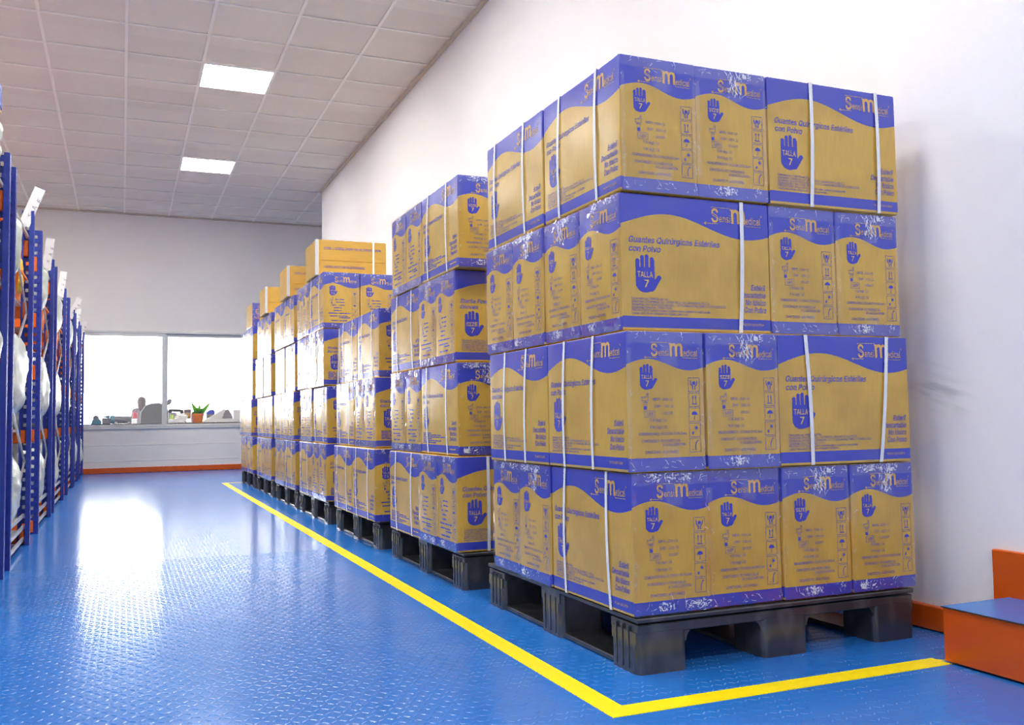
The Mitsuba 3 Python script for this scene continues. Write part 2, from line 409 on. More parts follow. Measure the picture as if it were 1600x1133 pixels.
def hand2d(x, y, w):
    """The printed glove; (x, y) its lower left corner, w its width with the thumb. Returns (glove, scale)."""
    k = w / 255.0
    parts = [sbox(150, 104, 340, 345), Point(245, 104).buffer(1, 12)]
    parts.append(affinity.scale(Point(245, 104).buffer(95, 12), 1, .96))
    for a, b, top in ((150, 190, 505), (199, 235, 541), (245, 281, 550), (295, 334, 525)):
        r = (b - a) / 2
        parts.append(union_all([sbox(a, 250, b, top - 150 - r), Point((a + b) / 2, top - 150 - r).buffer(r, 8)]))
    g = union_all(parts)
    slots = union_all([sbox(a, 270, b, 420) for a, b in ((190, 199), (235, 245), (281, 295))])
    g = g.difference(slots)
    thumb = union_all([Point(383, 168).buffer(23, 10), Point(300, 70).buffer(46, 10)]).convex_hull
    thumb = union_all([thumb, Polygon([(338, 140), (338, 60), (404, 158), (362, 180)])])
    g = union_all([g, thumb]).difference(Polygon([(340, 150), (346, 150), (372, 190), (340, 190)]))
    g = affinity.translate(g, -150, 0)
    return affinity.translate(affinity.scale(g, k, k * HAND, origin=(0, 0)), x, y), k


def logo2d(x, y, w):
    """The maker's mark; (x, y) the left end of its baseline, w its width."""
    k = w / 1245.0
    s = affinity.scale(text2d('S', 240, True, .01), .78, 1, origin=(0, 0))
    s = affinity.translate(s, 150, 0)
    out = [s.intersection(sbox(0, 165, 600, 300)), s.intersection(sbox(0, -40, 600, 75)), s.difference(s.buffer(-13))]
    out += [sbox(160, 262, 590, 270), sbox(160, 240, 168, 270), sbox(20, -34, 300, -25), Polygon([(0, -30), (52, 2), (44, -30), (52, -62)])]
    out.append(at(text2d('ensi', 128, False, .03), 330, 8, fit=235))
    mm = text2d('m', 330, True, .03)
    out.append(at(mm, 585, 0, fit=305))
    out.append(sbox(570, 228, 610, 250))
    out.append(at(text2d('edical', 128, False, .03), 905, 0, fit=325))
    out += [sbox(900, -42, 1235, -34), sbox(890, -42, 898, 60)]
    out.append(affinity.translate(Point(0, 0).buffer(18, 6).difference(Point(0, 0).buffer(11, 6)), 1252, 165))
    g = union_all([o.buffer(0) for o in out])
    return affinity.translate(affinity.scale(g, k, k, origin=(0, 0)), x, y)


def narrow_print(lang, size, fine):
    """(blue ink, tan ink on it, mark) on a narrow face .2595 x .40."""
    W, H = .2595, .40
    X, Y = (lambda u: u * W), (lambda v: (1 - v) * H)
    txt = (lambda s, h: text2d(s, h, False, .04)) if fine else greek
    ink, tan = [], []
    g, k = hand2d(X(.17), Y(.425), X(.215))
    ink.append(g)
    hx, hy = X(.17), Y(.425)
    tan.append(at(text2d('TALLA' if lang == 'es' else 'SIZE', .0105, True, .03), hx + 18 * k, hy + 178 * k * HAND, fit=160 * k))
    tan.append(at(text2d(size, .0165 if size == '7' else .0135, True, .03), hx + (78 if size == '7' else 50) * k, hy + 62 * k * HAND))
    # maker sign, tube sign, lot box
    fx, fy = X(.185), Y(.50)
    fac = Polygon([(0, 0), (.0215, 0), (.0215, .0225), (.0165, .0225), (.0165, .0145), (.011, .0105), (.011, .0145), (.0055, .0105), (0, .0125)])
    ink.append(affinity.translate(fac.difference(fac.buffer(-.0012)), fx, fy))
    tx, ty = X(.21), Y(.56)
    ink += [ring(tx, ty, tx + .010, ty + .021, .001), sbox(tx + .001, ty, tx + .009, ty + .010), sbox(tx - .002, ty + .020, tx + .012, ty + .0215)]
    ink += [ring(X(.215), Y(.615), X(.35), Y(.568), .001), at(text2d('LOT', .0085, True, .04) if fine else greek('LOT', .0085), X(.215) + .008, Y(.602))]
    es = lang == 'es'
    line = lambda s, x, y, h=.0078, fit=None: ink.append(at(txt(s, h), X(x), Y(y), fit=fit and X(fit)))
    line('MFG:', .325, .497)
    line('2018-12', .445, .497, .0072, .13)
    line('EXP:', .345, .546)
    line('2023-11', .46, .546, .0072, .125)
    line('- 181207', .425, .595, .0072, .15)
    line('P.B.(kg): 14' if es else 'G.W.(kg): 14', .285, .645, .0082, .21)
    line('P.N.(kg): 12' if es else 'N.W.(kg): 12', .285, .695, .0082, .21)
    line('DIMENSIONES: 53.5X28.5X38.5cm' if es else 'MEASUREMENTS: 53.5X28.5X38.5cm', .145, .742, .0078, .60)
    line('CONTENIDO: 50 PARES/CJA' if es else 'CONTENT: 50 PAIRS/BOX', .175, .792, .0078, .49)
    line('8 CJAS/CARTON' if es else '8 BOXES/CARTON', .44, .820, .0078, .29)
    line('CANTIDAD: 400 PARES' if es else 'QUANTITY: 400 PAIRS', .215, .872, .0082, .43)
    # handling symbols
    for q in range(5):
        x0, x1, y1, y0 = X(.785), X(.935), Y(.333 + .109 * q), Y(.333 + .109 * q + .1)
        ink.append(ring(x0, y0, x1, y1, .0011))
        cx, cy = (x0 + x1) / 2, (y0 + y1) / 2
        ln = lambda pts, w: LineString([(cx + a * .001, cy + b * .001) for a, b in pts]).buffer(w * .001, 4, cap_style='flat')
        if q == 0:
            for s in (-1, 1):
                ink.append(ln([(s * 11, 11), (s * 10, 1), (s * 4, -5), (s * 3.6, -15)], 1.6))
            ink.append(Point(cx, cy + .004).buffer(.0055, 5))
        elif q == 1:
            for s in (-1, 1):
                ink += [ln([(s * 5, -10), (s * 5, 8)], .9), Polygon([(cx + s * .005 - .003, cy + .006), (cx + s * .005 + .003, cy + .006), (cx + s * .005, cy + .013)])]
            ink.append(ln([(-9, -12.5), (9, -12.5)], 1.3))
        elif q == 2:
            ink += [Point(cx, cy).buffer(.010, 8).intersection(sbox(cx - .02, cy, cx + .02, cy + .02)), ln([(0, 1), (0, -12), (-4, -13)], .8)]
        elif q == 3:
            ink += [Point(cx + .005, cy + .006).buffer(.0042, 6), Polygon([(cx - .010, cy - .006), (cx - .003, cy - .004), (cx - .005, cy - .013), (cx - .009, cy - .013)])]
            for a in range(8):
                ca, sa = math.cos(a * math.pi / 4), math.sin(a * math.pi / 4)
                ink.append(ln([(5 + 5.5 * ca, 6 + 5.5 * sa), (5 + 8 * ca, 6 + 8 * sa)], .45))
        else:
            ink += [ln([(2, -15), (1, -2), (4, 8), (9, 13)], 1.2), ln([(-10, -13), (-6, -13)], 1.0), ln([(6, 13), (12, 13)], 1.0)]
    return ink, tan, [logo2d(X(.225), Y(.178), X(.70))], [], []


ES_FINE = ('Fabricado por: HBM Group Inc.', 'Importado y Distribuido por: JAYOR DE EL SALVADOR S.A. DE C.V.', 'Soyapango, San Salvador, El Salvador, C.A. El Salvador Reg. DNM: IC117400112013', 'Guatemala Reg. San.: PMQ-8674', 'PRECAUCIÓN: Este producto contiene látex natural el cual puede', 'causar reacciones alérgicas en algunas personas.')
EN_FINE = ('Manufactured by: HBM Group Inc.', 'Imported and Distributed by: JAYOR DE EL SALVADOR S.A. DE C.V.', 'Soyapango, San Salvador, El Salvador, C.A. El Salvador Reg. DNM: IC117400112013', 'Guatemala Reg. San.: PMQ-8674', 'CAUTION: This product contains natural rubber latex which may', 'cause allergic reactions in some persons.')


def wide_print(lang, size, fine):
    W, H = .5215, .40
    X, Y = (lambda u: u * W), (lambda v: (1 - v) * H)
    es = lang == 'es'
    ink, tan, fineink, side = [], [], [], []
    a, b = ('Guantes Quirúrgicos Estériles', 'con Polvo') if es else ('Sterile Powdered Surgical', 'Gloves')
    fineink += [at(serif2d(a, .0172), X(.05), Y(.360), fit=X(.60 if es else .56)), at(serif2d(b, .0172), X(.05), Y(.424), fit=X(.205 if es else .16))]
    g, k = hand2d(X(.09), Y(.732), X(.163))
    hx, hy = X(.09), Y(.732)
    ink.append(g)
    tan.append(at(text2d('TALLA' if es else 'SIZE', .0165, True, .03), hx + 16 * k, hy + 168 * k * HAND, fit=155 * k))
    tan.append(at(text2d(size, .022 if size == '7' else .019, True, .03), hx + (82 if size == '7' else 58) * k, hy + 66 * k * HAND))
    fits = (.24, .51, .62, .26, .51, .37)
    for q, s in enumerate(ES_FINE if es else EN_FINE):
        g = text2d(s, .0068, False, .05) if fine else greek(s, .0066)
        fineink.append(at(g, X(.06), Y(.775 + .0212 * q), fit=X(fits[q])))
    for q, s in enumerate(('Estéril', 'Descartable', 'No tóxico', 'Con Polvo') if es else ('Sterile', 'Disposable', 'Non toxic', 'Powdered')):
        side.append(at(serif2d(s, .0165), X(.965), Y(.672 + .057 * q), right=True, fit=X((.105, .185, .15, .155)[q])))
    return ink + fineink, tan, [logo2d(X(.545), Y(.168), X(.40))], [at(text2d('HECHO EN CHINA', .0075, False, .05) if fine else greek('HECHO EN CHINA', .0075), X(.80), Y(.944), fit=X(.145))], side


def tri2d(polys):
    out = []
    for g in polys:
        for p in getattr(g, 'geoms', [g]):
            if p.geom_type == 'Polygon' and p.area > 1e-8:
                v, f = trimesh.creation.triangulate_polygon(p, engine='earcut')
                out.append(trimesh.Trimesh(np.c_[v, np.zeros(len(v))], f, process=False))
    return cat(*out)


# ------------------------------------------------------------------ cartons
BL, BN, BH = .5215, .2595, .400
NV = 4
_vr = random.Random(3)
VAR = [dict(ax=[_vr.uniform(-.001, .0045) for _ in range(2)], ay=[_vr.uniform(.0, .006) for _ in range(2)], s=_vr.randint(0, 99)) for _ in range(NV)]


def warp(p, k):
    """The carton's bulges and dents: moves points near an upright face along that face's normal."""
    p, V = np.array(p, float), VAR[k]
    z = np.clip(p[:, 2] / BH, 0, 1)
    fz = np.clip(1 - (2 * z - 1) ** 2, 0, 1)
    fx, fy = np.clip(1 - (2 * p[:, 0] / BL) ** 2, 0, 1), np.clip(1 - (2 * p[:, 1] / BN) ** 2, 0, 1)
    nz = meshkit.fbm(p * np.array([7, 7, 6]) + V['s'], 2, V['s']) - .5
    sx, sy = np.sign(p[:, 0]), np.sign(p[:, 1])
    onx, ony = np.abs(p[:, 0]) > BL / 2 - .003, np.abs(p[:, 1]) > BN / 2 - .003
    dx = sx * np.where(sx > 0, V['ax'][0], V['ax'][1]) * fy * fz + sx * nz * .006 * np.sqrt(fy * fz)
    dy = sy * np.where(sy > 0, V['ay'][0], V['ay'][1]) * fx * fz + sy * nz * .007 * np.sqrt(fx * fz)
    p[:, 0] += np.where(onx, dx, 0)
    p[:, 1] += np.where(ony, dy, 0)
    return p


def carton_body(k, n=10, r=.006):
    V, Fc, UV, at0 = [], [], [], 0
    half = np.array([BL / 2, BN / 2, BH / 2])
    for axis in range(3):
        for sgn in (-1, 1):
            a, b = [(1, 2), (0, 2), (0, 1)][axis]
            ga = np.r_[-half[a], np.linspace(-half[a] + r, half[a] - r, n), half[a]]
            gb = np.r_[-half[b], np.linspace(-half[b] + r, half[b] - r, n), half[b]]
            A, B = np.meshgrid(ga, gb, indexing='ij')
            p = np.zeros(A.shape + (3,))
            p[..., a], p[..., b], p[..., axis] = A, B, sgn * half[axis]
            q = np.clip(p, -half + r, half - r)
            d = p - q
            l = np.linalg.norm(d, axis=-1, keepdims=True)
            p = q + r * d / np.maximum(l, 1e-9)
            flip = (axis == 0 and sgn < 0) or (axis == 1 and sgn > 0)
            u = A / (2 * half[a]) + .5
            u = 1 - u if flip else u
            v = B / (2 * half[b]) + .5
            code = {0: 2, 1: 0, 2: 4}[axis]
            m = n + 2
            i, j = np.meshgrid(np.arange(m - 1), np.arange(m - 1), indexing='ij')
            f = np.stack([i * m + j, (i + 1) * m + j, (i + 1) * m + j + 1, i * m + j + 1], -1).reshape(-1, 4)
            if (axis in (0, 2)) != (sgn > 0):
                f = f[:, ::-1]
            V.append(p.reshape(-1, 3))
            UV.append(np.stack([code + np.clip(u, .001, .999), v], -1).reshape(-1, 2))
            Fc.append(f + at0)
            at0 += m * m
    v = np.vstack(V) + [0, 0, BH / 2]
    return mikit.ply((warp(v, k), np.vstack(Fc)), 'mat_carton', smooth=True, uv=np.vstack(UV))


def onto(mesh, face, eps, k):
    """Face coordinates (right, up, out) to the carton's own."""
    a, b, c = mesh.vertices[:, 0], mesh.vertices[:, 1], mesh.vertices[:, 2] + eps
    if face == 'wide':
        p = np.c_[-BL / 2 + a, -BN / 2 - 0 * c, b]
        q, n = warp(p, k), [0, -1, 0]
    elif face == 'left':
        p = np.c_[-BL / 2 - 0 * c, BN / 2 - a, b]
        q, n = warp(p, k), [-1, 0, 0]
    else:
        p = np.c_[BL / 2 + 0 * c, -BN / 2 + a, b]
        q, n = warp(p, k), [1, 0, 0]
    return trimesh.Trimesh(q + c[:, None] * np.array(n), mesh.faces, process=False)


_flat, _ply = {}, {}


def once(key, make):
    if key not in _ply:
        _ply[key] = make()
    return _ply[key]


def flat_print(shape, lang, size, fine):
    key = (shape, lang, size, fine)
    if key not in _flat:
        _flat[key] = [tri2d(x) if x else None for x in (narrow_print if shape == 'narrow' else wide_print)(lang, size, fine)]
    return _flat[key]


def wrinkled(x0, x1, y0, y1, step, seed, amp, drop=.0):
    """A sheet of clear film, crumpled."""
    nx, ny = max(2, int((x1 - x0) / step)), max(2, int((y1 - y0) / step))
    X, Y = np.meshgrid(np.linspace(x0, x1, nx + 1), np.linspace(y0, y1, ny + 1), indexing='ij')
    p = np.stack([X, Y, 0 * X], -1)
    h = meshkit.fbm(p * np.array([90, 60, 1]) + seed * 11, 3, seed)
    rid = np.abs(2 * meshkit.noise(p @ np.array([[1, .5, 0], [-.6, 1, 0], [0, 0, 1]]) * 55 + seed * 5, seed) - 1)
    calm = meshkit.noise(p * 18 + seed * 2.3, seed + 3)
    p[..., 2] = amp * (h * .5 + .8 * (1 - rid)) * np.clip(calm * 2.2 - .45, .05, 1) + .0006
    j = meshkit.noise(p * 70 + seed, seed + 9) - .5
    edge_lo = np.arange(ny + 1)[None, :] == 0
    p[..., 1] += np.where(edge_lo & (drop > 0), j * .008, 0)
    i, jj = np.meshgrid(np.arange(nx), np.arange(ny), indexing='ij')
    m = ny + 1
    f = np.stack([i * m + jj, (i + 1) * m + jj, (i + 1) * m + jj + 1, i * m + jj + 1], -1).reshape(-1, 4)
    f = np.vstack([f[:, [0, 1, 2]], f[:, [0, 2, 3]]])
    return trimesh.Trimesh(p.reshape(-1, 3), f, process=False)


def tape_sheets(face, k, seed, step):
    """Clear film along the edges and over the middle seam: (the film, white shards painted as glints on its creases)."""
    W, H = BN, BH
    c = .40 + .2 * ((seed * 37) % 10) / 10
    ms = [wrinkled(.002, W - .002, H - .036, H + .001, step, seed, .0032, 1), wrinkled(.002, W - .002, 0, .036, step, seed + 1, .0030),
          wrinkled(W * c - .028, W * c + .028, H - .098, H - .036, step, seed + 2, .0022, 1), wrinkled(W * c - .028, W * c + .028, .036, .070, step, seed + 3, .0016)]
    ms += [wrinkled(.001, .014, .05, H - .05, step, seed + 4, .0024), wrinkled(W - .014, W - .001, .05, H - .05, step, seed + 5, .0024)]
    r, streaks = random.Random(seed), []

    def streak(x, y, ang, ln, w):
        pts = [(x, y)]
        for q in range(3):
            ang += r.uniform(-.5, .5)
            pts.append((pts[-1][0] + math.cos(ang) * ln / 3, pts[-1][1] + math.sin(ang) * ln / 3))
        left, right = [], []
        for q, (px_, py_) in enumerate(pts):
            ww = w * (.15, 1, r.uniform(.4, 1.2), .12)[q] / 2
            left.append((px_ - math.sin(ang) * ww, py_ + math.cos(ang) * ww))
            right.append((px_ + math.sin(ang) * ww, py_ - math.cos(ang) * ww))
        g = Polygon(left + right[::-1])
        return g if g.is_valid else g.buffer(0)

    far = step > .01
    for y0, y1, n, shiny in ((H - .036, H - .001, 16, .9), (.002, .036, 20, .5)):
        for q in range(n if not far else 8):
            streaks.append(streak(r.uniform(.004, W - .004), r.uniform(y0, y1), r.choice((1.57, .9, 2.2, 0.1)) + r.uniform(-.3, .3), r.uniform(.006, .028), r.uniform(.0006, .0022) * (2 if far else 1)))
        for q in range(r.choice((0, 1, 2, 3))):       # a painted patch of glare: many short streaks side by side
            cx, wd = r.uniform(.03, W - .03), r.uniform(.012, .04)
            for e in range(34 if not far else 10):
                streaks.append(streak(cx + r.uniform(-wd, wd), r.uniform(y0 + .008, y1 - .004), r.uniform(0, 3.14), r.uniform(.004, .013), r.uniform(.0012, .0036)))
    if seed % 20 > 10:                                 # painted glare on the tongue over the middle seam
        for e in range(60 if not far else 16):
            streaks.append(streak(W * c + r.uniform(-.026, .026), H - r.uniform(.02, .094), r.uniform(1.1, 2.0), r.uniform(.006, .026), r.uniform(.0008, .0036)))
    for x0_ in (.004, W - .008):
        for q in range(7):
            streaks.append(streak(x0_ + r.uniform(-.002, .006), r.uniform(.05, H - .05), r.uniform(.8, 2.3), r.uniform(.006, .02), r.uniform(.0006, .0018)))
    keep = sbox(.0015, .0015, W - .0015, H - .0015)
    cr = tri2d([g.intersection(keep) for g in streaks if not g.is_empty])  # white shards in place of lamp glints on the crumpled film
    return [mikit.ply(onto(cat(*ms), face, .0014, k), 'mat_tape', smooth=True), mikit.ply(onto(cr, face, .0052, k), 'mat_crease_glint', smooth=False)]


def strap_mesh(u, tilt, w=.0135, th=.0009):
    """A packing band round the carton, over the wide faces."""
    x, g = -BL / 2 + u * BL, .0022
    y, z = BN / 2 + g, BH + .0008
    path = []
    for yy, za, zb in ((-y, .0, BH), (y, BH, .0)):
        for s in np.linspace(0, 1, 7):
            zz = za + (zb - za) * s
            bulge = .006 * math.sin(math.pi * zz / BH)
            path.append((x + tilt * (zz / BH - .5) * (1 if yy < 0 else .6), yy + math.copysign(bulge, yy), min(max(zz, .0006), z)))
    P_ = np.array(path)
    n = len(P_)
    nrm = np.array([[0, math.copysign(1, p[1]), 0] for p in P_])
    v = np.vstack([P_ + [-w / 2, 0, 0], P_ + [w / 2, 0, 0], P_ + nrm * th + [-w / 2, 0, 0], P_ + nrm * th + [w / 2, 0, 0]])
    f = []
    for i in range(n):
        j = (i + 1) % n
        for a, b, c, d in ((0, 2, 2, 0), (2, 3, 3, 2), (3, 1, 1, 3), (1, 0, 0, 1)):
            f.append([i + a * n, i + b * n, j + b * n, j + a * n])
    return mikit.ply((v, np.array(f)), 'mat_strap')


PALS = ['nearest pallet', 'second nearest pallet', 'third nearest pallet', 'fourth nearest pallet', 'fifth nearest pallet', 'sixth nearest pallet', 'farthest pallet']
TIERS = ['bottom tier', 'second tier', 'third tier', 'top tier']
ORD = ['', '', 'second', 'third', 'fourth']
count = [0]


def carton(label, x, y, z, along, lang, size, faces, lod, straps=((.2, .0), (.78, .0)), rotz=0.0, dx=0., group='glove cartons stacked on the pallets', tape=True, lie=None):
    """One carton. along: 'x' or 'y', the direction of its length. x, y: its near left corner. faces: which of 'front' and 'aisle' can be seen."""
    count[0] += 1
    k = count[0] % NV
    c = thing('carton', label, 'cardboard box', group)
    w, d = (BL, BN) if along == 'x' else (BN, BL)
    M = T().translate([x + w / 2 + dx, y + d / 2, z]).rotate([0, 0, 1], (0 if along == 'x' else -90) + rotz)
    if lie is not None:
        M = lie
    mk = lambda key, make: {**once(key, make), 'to_world': M}
    put('body', mk(('body', k), lambda: carton_body(k)), c)
    seen = set()
    for f in faces:
        seen.add(('wide' if f == 'front' else 'left') if along == 'x' else ('right' if f == 'front' else 'wide'))
    for face in sorted(seen):
        shape = 'wide' if face == 'wide' else 'narrow'
        fine = lod == 0 or (lod == 1 and face == ('wide' if along == 'x' else 'right'))
        for q, (nm, mat, eps, lab) in enumerate((('printing', 'mat_ink_purple' if False else 'mat_ink_blue', .0008, 'blue printed lettering and symbols'), ('size_lettering', 'mat_ink_tan', .0014, 'tan size lettering on the printed hand'), ('logo', 'mat_ink_tan2', .0008, 'tan printed logo'), ('origin_lettering', 'mat_ink_tan2', .0008, 'small tan origin lettering'), ('side_lettering', 'mat_ink_blue', .0008, 'blue slanted lettering at the right edge'))):
            if q >= 3 and shape == 'narrow':
                continue
            put(nm, mk((nm, face, lang, size, fine, k), lambda: mikit.ply(onto(flat_print(shape, lang, size, fine)[q], face, eps, k), mat)), c, label=lab)
        if shape == 'narrow' and tape:
            sd = (count[0] * 7 + (3 if face == 'left' else 0)) % 5
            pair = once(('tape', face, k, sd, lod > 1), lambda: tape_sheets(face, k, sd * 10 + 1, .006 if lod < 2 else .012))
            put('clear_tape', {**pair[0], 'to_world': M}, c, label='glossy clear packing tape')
            put('tape_crease_glints', {**pair[1], 'to_world': M}, c, kind='stuff', label='white crumples and painted glints on the packing tape')
    if 'wide' in seen or lie is not None:
        for u, tilt in straps:
            put('strap', mk(('strap', u, tilt), lambda: strap_mesh(u, tilt)), c, label='white plastic strap')
    return c


N2 = .2625
LAYOUT = {  # (x, y, direction) in units of a carton's width
    'A': [(0, 0, 'y'), (1, 0, 'y'), (2, 0, 'y'), (3, 0, 'y'), (0, 2, 'x'), (0, 3, 'x')],
    'B': [(0, 0, 'y'), (1, 0, 'y'), (2, 0, 'x'), (0, 2, 'y')],
    'C': [(0, 0, 'x'), (2, 0, 'y'), (3, 0, 'y'), (0, 1, 'x'), (0, 2, 'x'), (0, 3, 'x')],
    'E': [(0, 0, 'x'), (2, 0, 'y'), (3, 0, 'y'), (0, 1, 'x'), (0, 2, 'y')],
}
PZ = .157
PALLET_Y = [0.0, 1.42, 2.80, 4.18, 5.42, 6.74, 8.08]
STACKS = [
    ['A', 'B', 'C', 'B'],
    ['E', 'A', 'E', 'A'],
    ['B', 'E', 'B'],
    ['E', 'A', 'E', 'A'],
    ['A', 'E', 'B', 'B'],
    ['E', 'B', 'A', 'B'],
    ['A', 'E', 'B', 'A'],
]
OFF = {(0, 0): (.014, .012), (0, 1): (.002, -.004), (0, 2): (.006, .022), (0, 3): (.006, .012), (1, 0): (-.008, .0), (1, 1): (.012, .035), (1, 2): (.018, .06), (1, 3): (.014, .005), (2, 0): (-.02, -.05), (2, 1): (.02, .05), (2, 2): (.05, .1)}
LANG = {0: ['ttst', 'tst', 'ttt', 'tst'], 1: ['ttt', 'ttt', 'sss', 'stt'], 2: ['tts', 'ttt', 'sts']}
STRAPS = {(0, 0, 0): ((.2, .006), (.745, -.012)), (0, 1, 2): ((.215, -.014), (.79, .040)), (0, 2, 0): ((.792, .014),), (0, 3, 2): ((.315, .010), (.835, .002)), (0, 1, 0): ((.245, .012), (.62, .014)), (0, 1, 3): ((.30, .01), (.66, .02)),
          (0, 3, 0): ((.235, .012), (.725, .008)), (0, 3, 3): ((.17, .004), (.7, .0)), (1, 2, 0): ((.365, -.05),), (1, 0, 0): ((.27, .0),), (3, 0, 0): ((.8, .02),)}
for pi, stack in enumerate(STACKS):
    size = '7' if pi < 2 else '7.5'
    lod = 0 if pi == 0 else 1 if pi == 1 else 2
    for ti, lay in enumerate(stack):
        ox, oy = OFF.get((pi, ti), (rng.uniform(-.012, .014), rng.uniform(-.012, .02)))
        fi = si = 0
        top = ti == len(stack) - 1
        for bi, (ux, uy, along) in enumerate(LAYOUT[lay]):
            front, aisle = uy == 0, ux == 0
            if front:
                fi += 1
            if aisle:
                si += 1
            # only what the picture shows: the far stacks hide each other's fronts
            hidden = (1, 2, 3, 4, 5, 6)
            if front and not aisle and pi >= 1:
                over = len(STACKS[pi - 1]) < len(stack) and top
                if not over and ux > (1 if pi == 1 else 0):
                    continue
                if over and ux > 2:
                    continue
            nfront = sum(1 for q in LAYOUT[lay] if q[1] == 0)
            if front and aisle:
                pos = 'at the aisle corner'
            elif front:
                pos = 'rightmost in front' if fi == nfront else f'{ORD[fi]} from left in front'
            else:
                pos = f'{ORD[si]} along the aisle side'
            tier = 'top tier' if top else TIERS[ti]
            lg = (LANG.get(pi) or [['t'] * 4] * 4)
            ch = 'ststt'[(pi + ti + bi) % 5]
            if pi in LANG and fi and front and fi <= len(lg[ti]):
                ch = lg[ti][fi - 1]
            faces = ([] if not front else ['front']) + ([] if not aisle else ['aisle'])
            jx, jy = (rng.uniform(-.004, .003) if aisle else 0), (rng.uniform(-.006, .006) if front else 0)
            carton(f'blue and ochre glove carton, {pos}, {tier}, {PALS[pi]}', .01 + ox + ux * N2 + jx, PALLET_Y[pi] + oy + uy * N2 + jy, PZ + .403 * ti + .001, along, 'es' if ch == 't' else 'en', size, faces, lod,
                   straps=STRAPS.get((pi, ti, bi), ((.22 + rng.uniform(-.03, .03), rng.uniform(-.015, .015)), (.74 + rng.uniform(-.03, .03), rng.uniform(-.015, .015)))), rotz=rng.uniform(-.35, .35))

# cartons lying on the top tiers: their flap side faces the front


def flap_carton(label, x, y, z, print_it):
    c = thing('carton', label, 'cardboard box', 'cartons lying flat on the top tiers')
    w, d, h = BL, BH, BN
    body = rbx(x, x + w, y, y + d, z, z + h, .005)
    put('body', mikit.ply(body, 'mat_kraft'), c)
    put('flap', mikit.ply(rbx(x + .002, x + w - .002, y - .0045, y + .001, z + h * .42, z + h - .002, .001), 'mat_kraft'), c, label='upper bottom flap')
    put('flap', mikit.ply(rbx(x + .002, x + w - .002, y - .003, y + .001, z + .002, z + h * .41, .001), 'mat_kraft'), c, label='lower bottom flap')
    if print_it:
        for s, zz, fit, lab in (('MANTENGASE EN UN LUGAR FRESCO Y SECO', z + h * .76, .42, 'upside down purple lettering'), ('CONSERVESE EN UN LUGAR FRESCO', z + h * .24, .30, 'purple lettering')):
            g = tri2d([at(text2d(s, .017, True, .05), 0, 0, fit=fit)])
            g.vertices = np.c_[x + .06 + fit - g.vertices[:, 0], np.full(len(g.vertices), y - .0055), zz + .0085 - g.vertices[:, 1]]
            put('lettering', mikit.ply(g, 'mat_ink_purple'), c, label=lab)
    put('tape_edge', mikit.ply(rbx(x - .001, x + .022, y - .0052, y + .02, z, z + h, .001), 'mat_alu'), c, label='silvery tape along the corner')
    s = rbx(x + w * .80, x + w * .80 + .014, y - .0075, y + d + .003, z + .0004, z + h + .0012, .0006)
    put('strap', mikit.ply(s, 'mat_strap'), c, label='white plastic strap')


TOPZ = PZ + .403 * 4 + .001
flap_carton('plain orange kraft carton lying flat on the fourth nearest pallet', -.015, 4.38, TOPZ, True)
flap_carton('plain kraft carton lying flat on the fifth nearest pallet', -.02, 5.60, TOPZ, True)
flap_carton('plain kraft carton lying flat on the sixth nearest pallet', -.02, 6.90, TOPZ, False)
lie = T().translate([.02 + BH / 2, 8.2 + BL / 2, TOPZ + BN / 2]).rotate([0, 1, 0], -90).rotate([0, 0, 1], -90).translate([0, 0, -BH / 2])
carton('blue and ochre carton lying on its side atop the farthest pallet', 0, 0, 0, 'y', 'es', '7.5', ['front'], 2, straps=(), lie=lie, group='cartons lying flat on the top tiers')

# ------------------------------------------------------------------ pallets


def foot_mesh(x0, x1, y0, y1, z0, z1, flare=.035, lo=True, hi=True):
    """A hollow plastic block's outer shape: rounded corners, flared into the deck."""
    r = .022
    prof = [(x0, z0 + .004), (x0 + .004, z0), (x1 - .004, z0), (x1, z0 + .004), (x1, z1 - flare)]
    if hi:
        prof += [(x1 + flare * (1 - math.cos(a)), z1 - flare + flare * math.sin(a)) for a in np.linspace(.3, math.pi / 2, 5)]
    prof += [] if hi else [(x1, z1)]
    prof += [] if lo else [(x0, z1)]
    if lo:
        prof += [(x0 - flare * (1 - math.cos(a)), z1 - flare + flare * math.sin(a)) for a in np.linspace(math.pi / 2, .3, 5)]
    prof += [(x0, z1 - flare)]
    e = extrude(Polygon(prof), y1 - y0)
    e.apply_transform(np.array([[1, 0, 0, 0], [0, 0, -1, y1], [0, 1, 0, 0], [0, 0, 0, 1.0]]))
    plan = extrude(sbox(x0 + r, y0 + r, x1 - r, y1 - r).buffer(r, 6).union(sbox(x0 - .1, y0 + .012, x1 + .1, y1 - .012).intersection(sbox(x0 - .1, y0 + .02, x1 + .1, y1 - .02))), z1 - z0)
    plan2 = extrude(sbox(x0, y0, x1, y1).buffer(0), .001)
    plan.apply_translation((0, 0, z0))
    block = extrude(sbox(x0 + r, y0 + r, x1 - r, y1 - r).buffer(r, 6), z1 - z0)
    block.apply_translation((0, 0, z0))
    fl = to_manifold(e) ^ to_manifold(bx(x0 - .1, x1 + .1, y0 + .008, y1 - .008, z1 - flare * 1.0, z1 + .01))
    return from_manifold(to_manifold(block) + fl)


scene['mat_pallet_edge'] = prin((.20, .20, .20), .4, .5)
PX0, PX1, PD, PH = .03, 1.05, 1.14, .155


def rib_set(x, ys_, z0, z1):
    return cat(*[rbx(x - .003, x + .002, y - .004, y + .004, z0, z1, .001) for y in ys_])


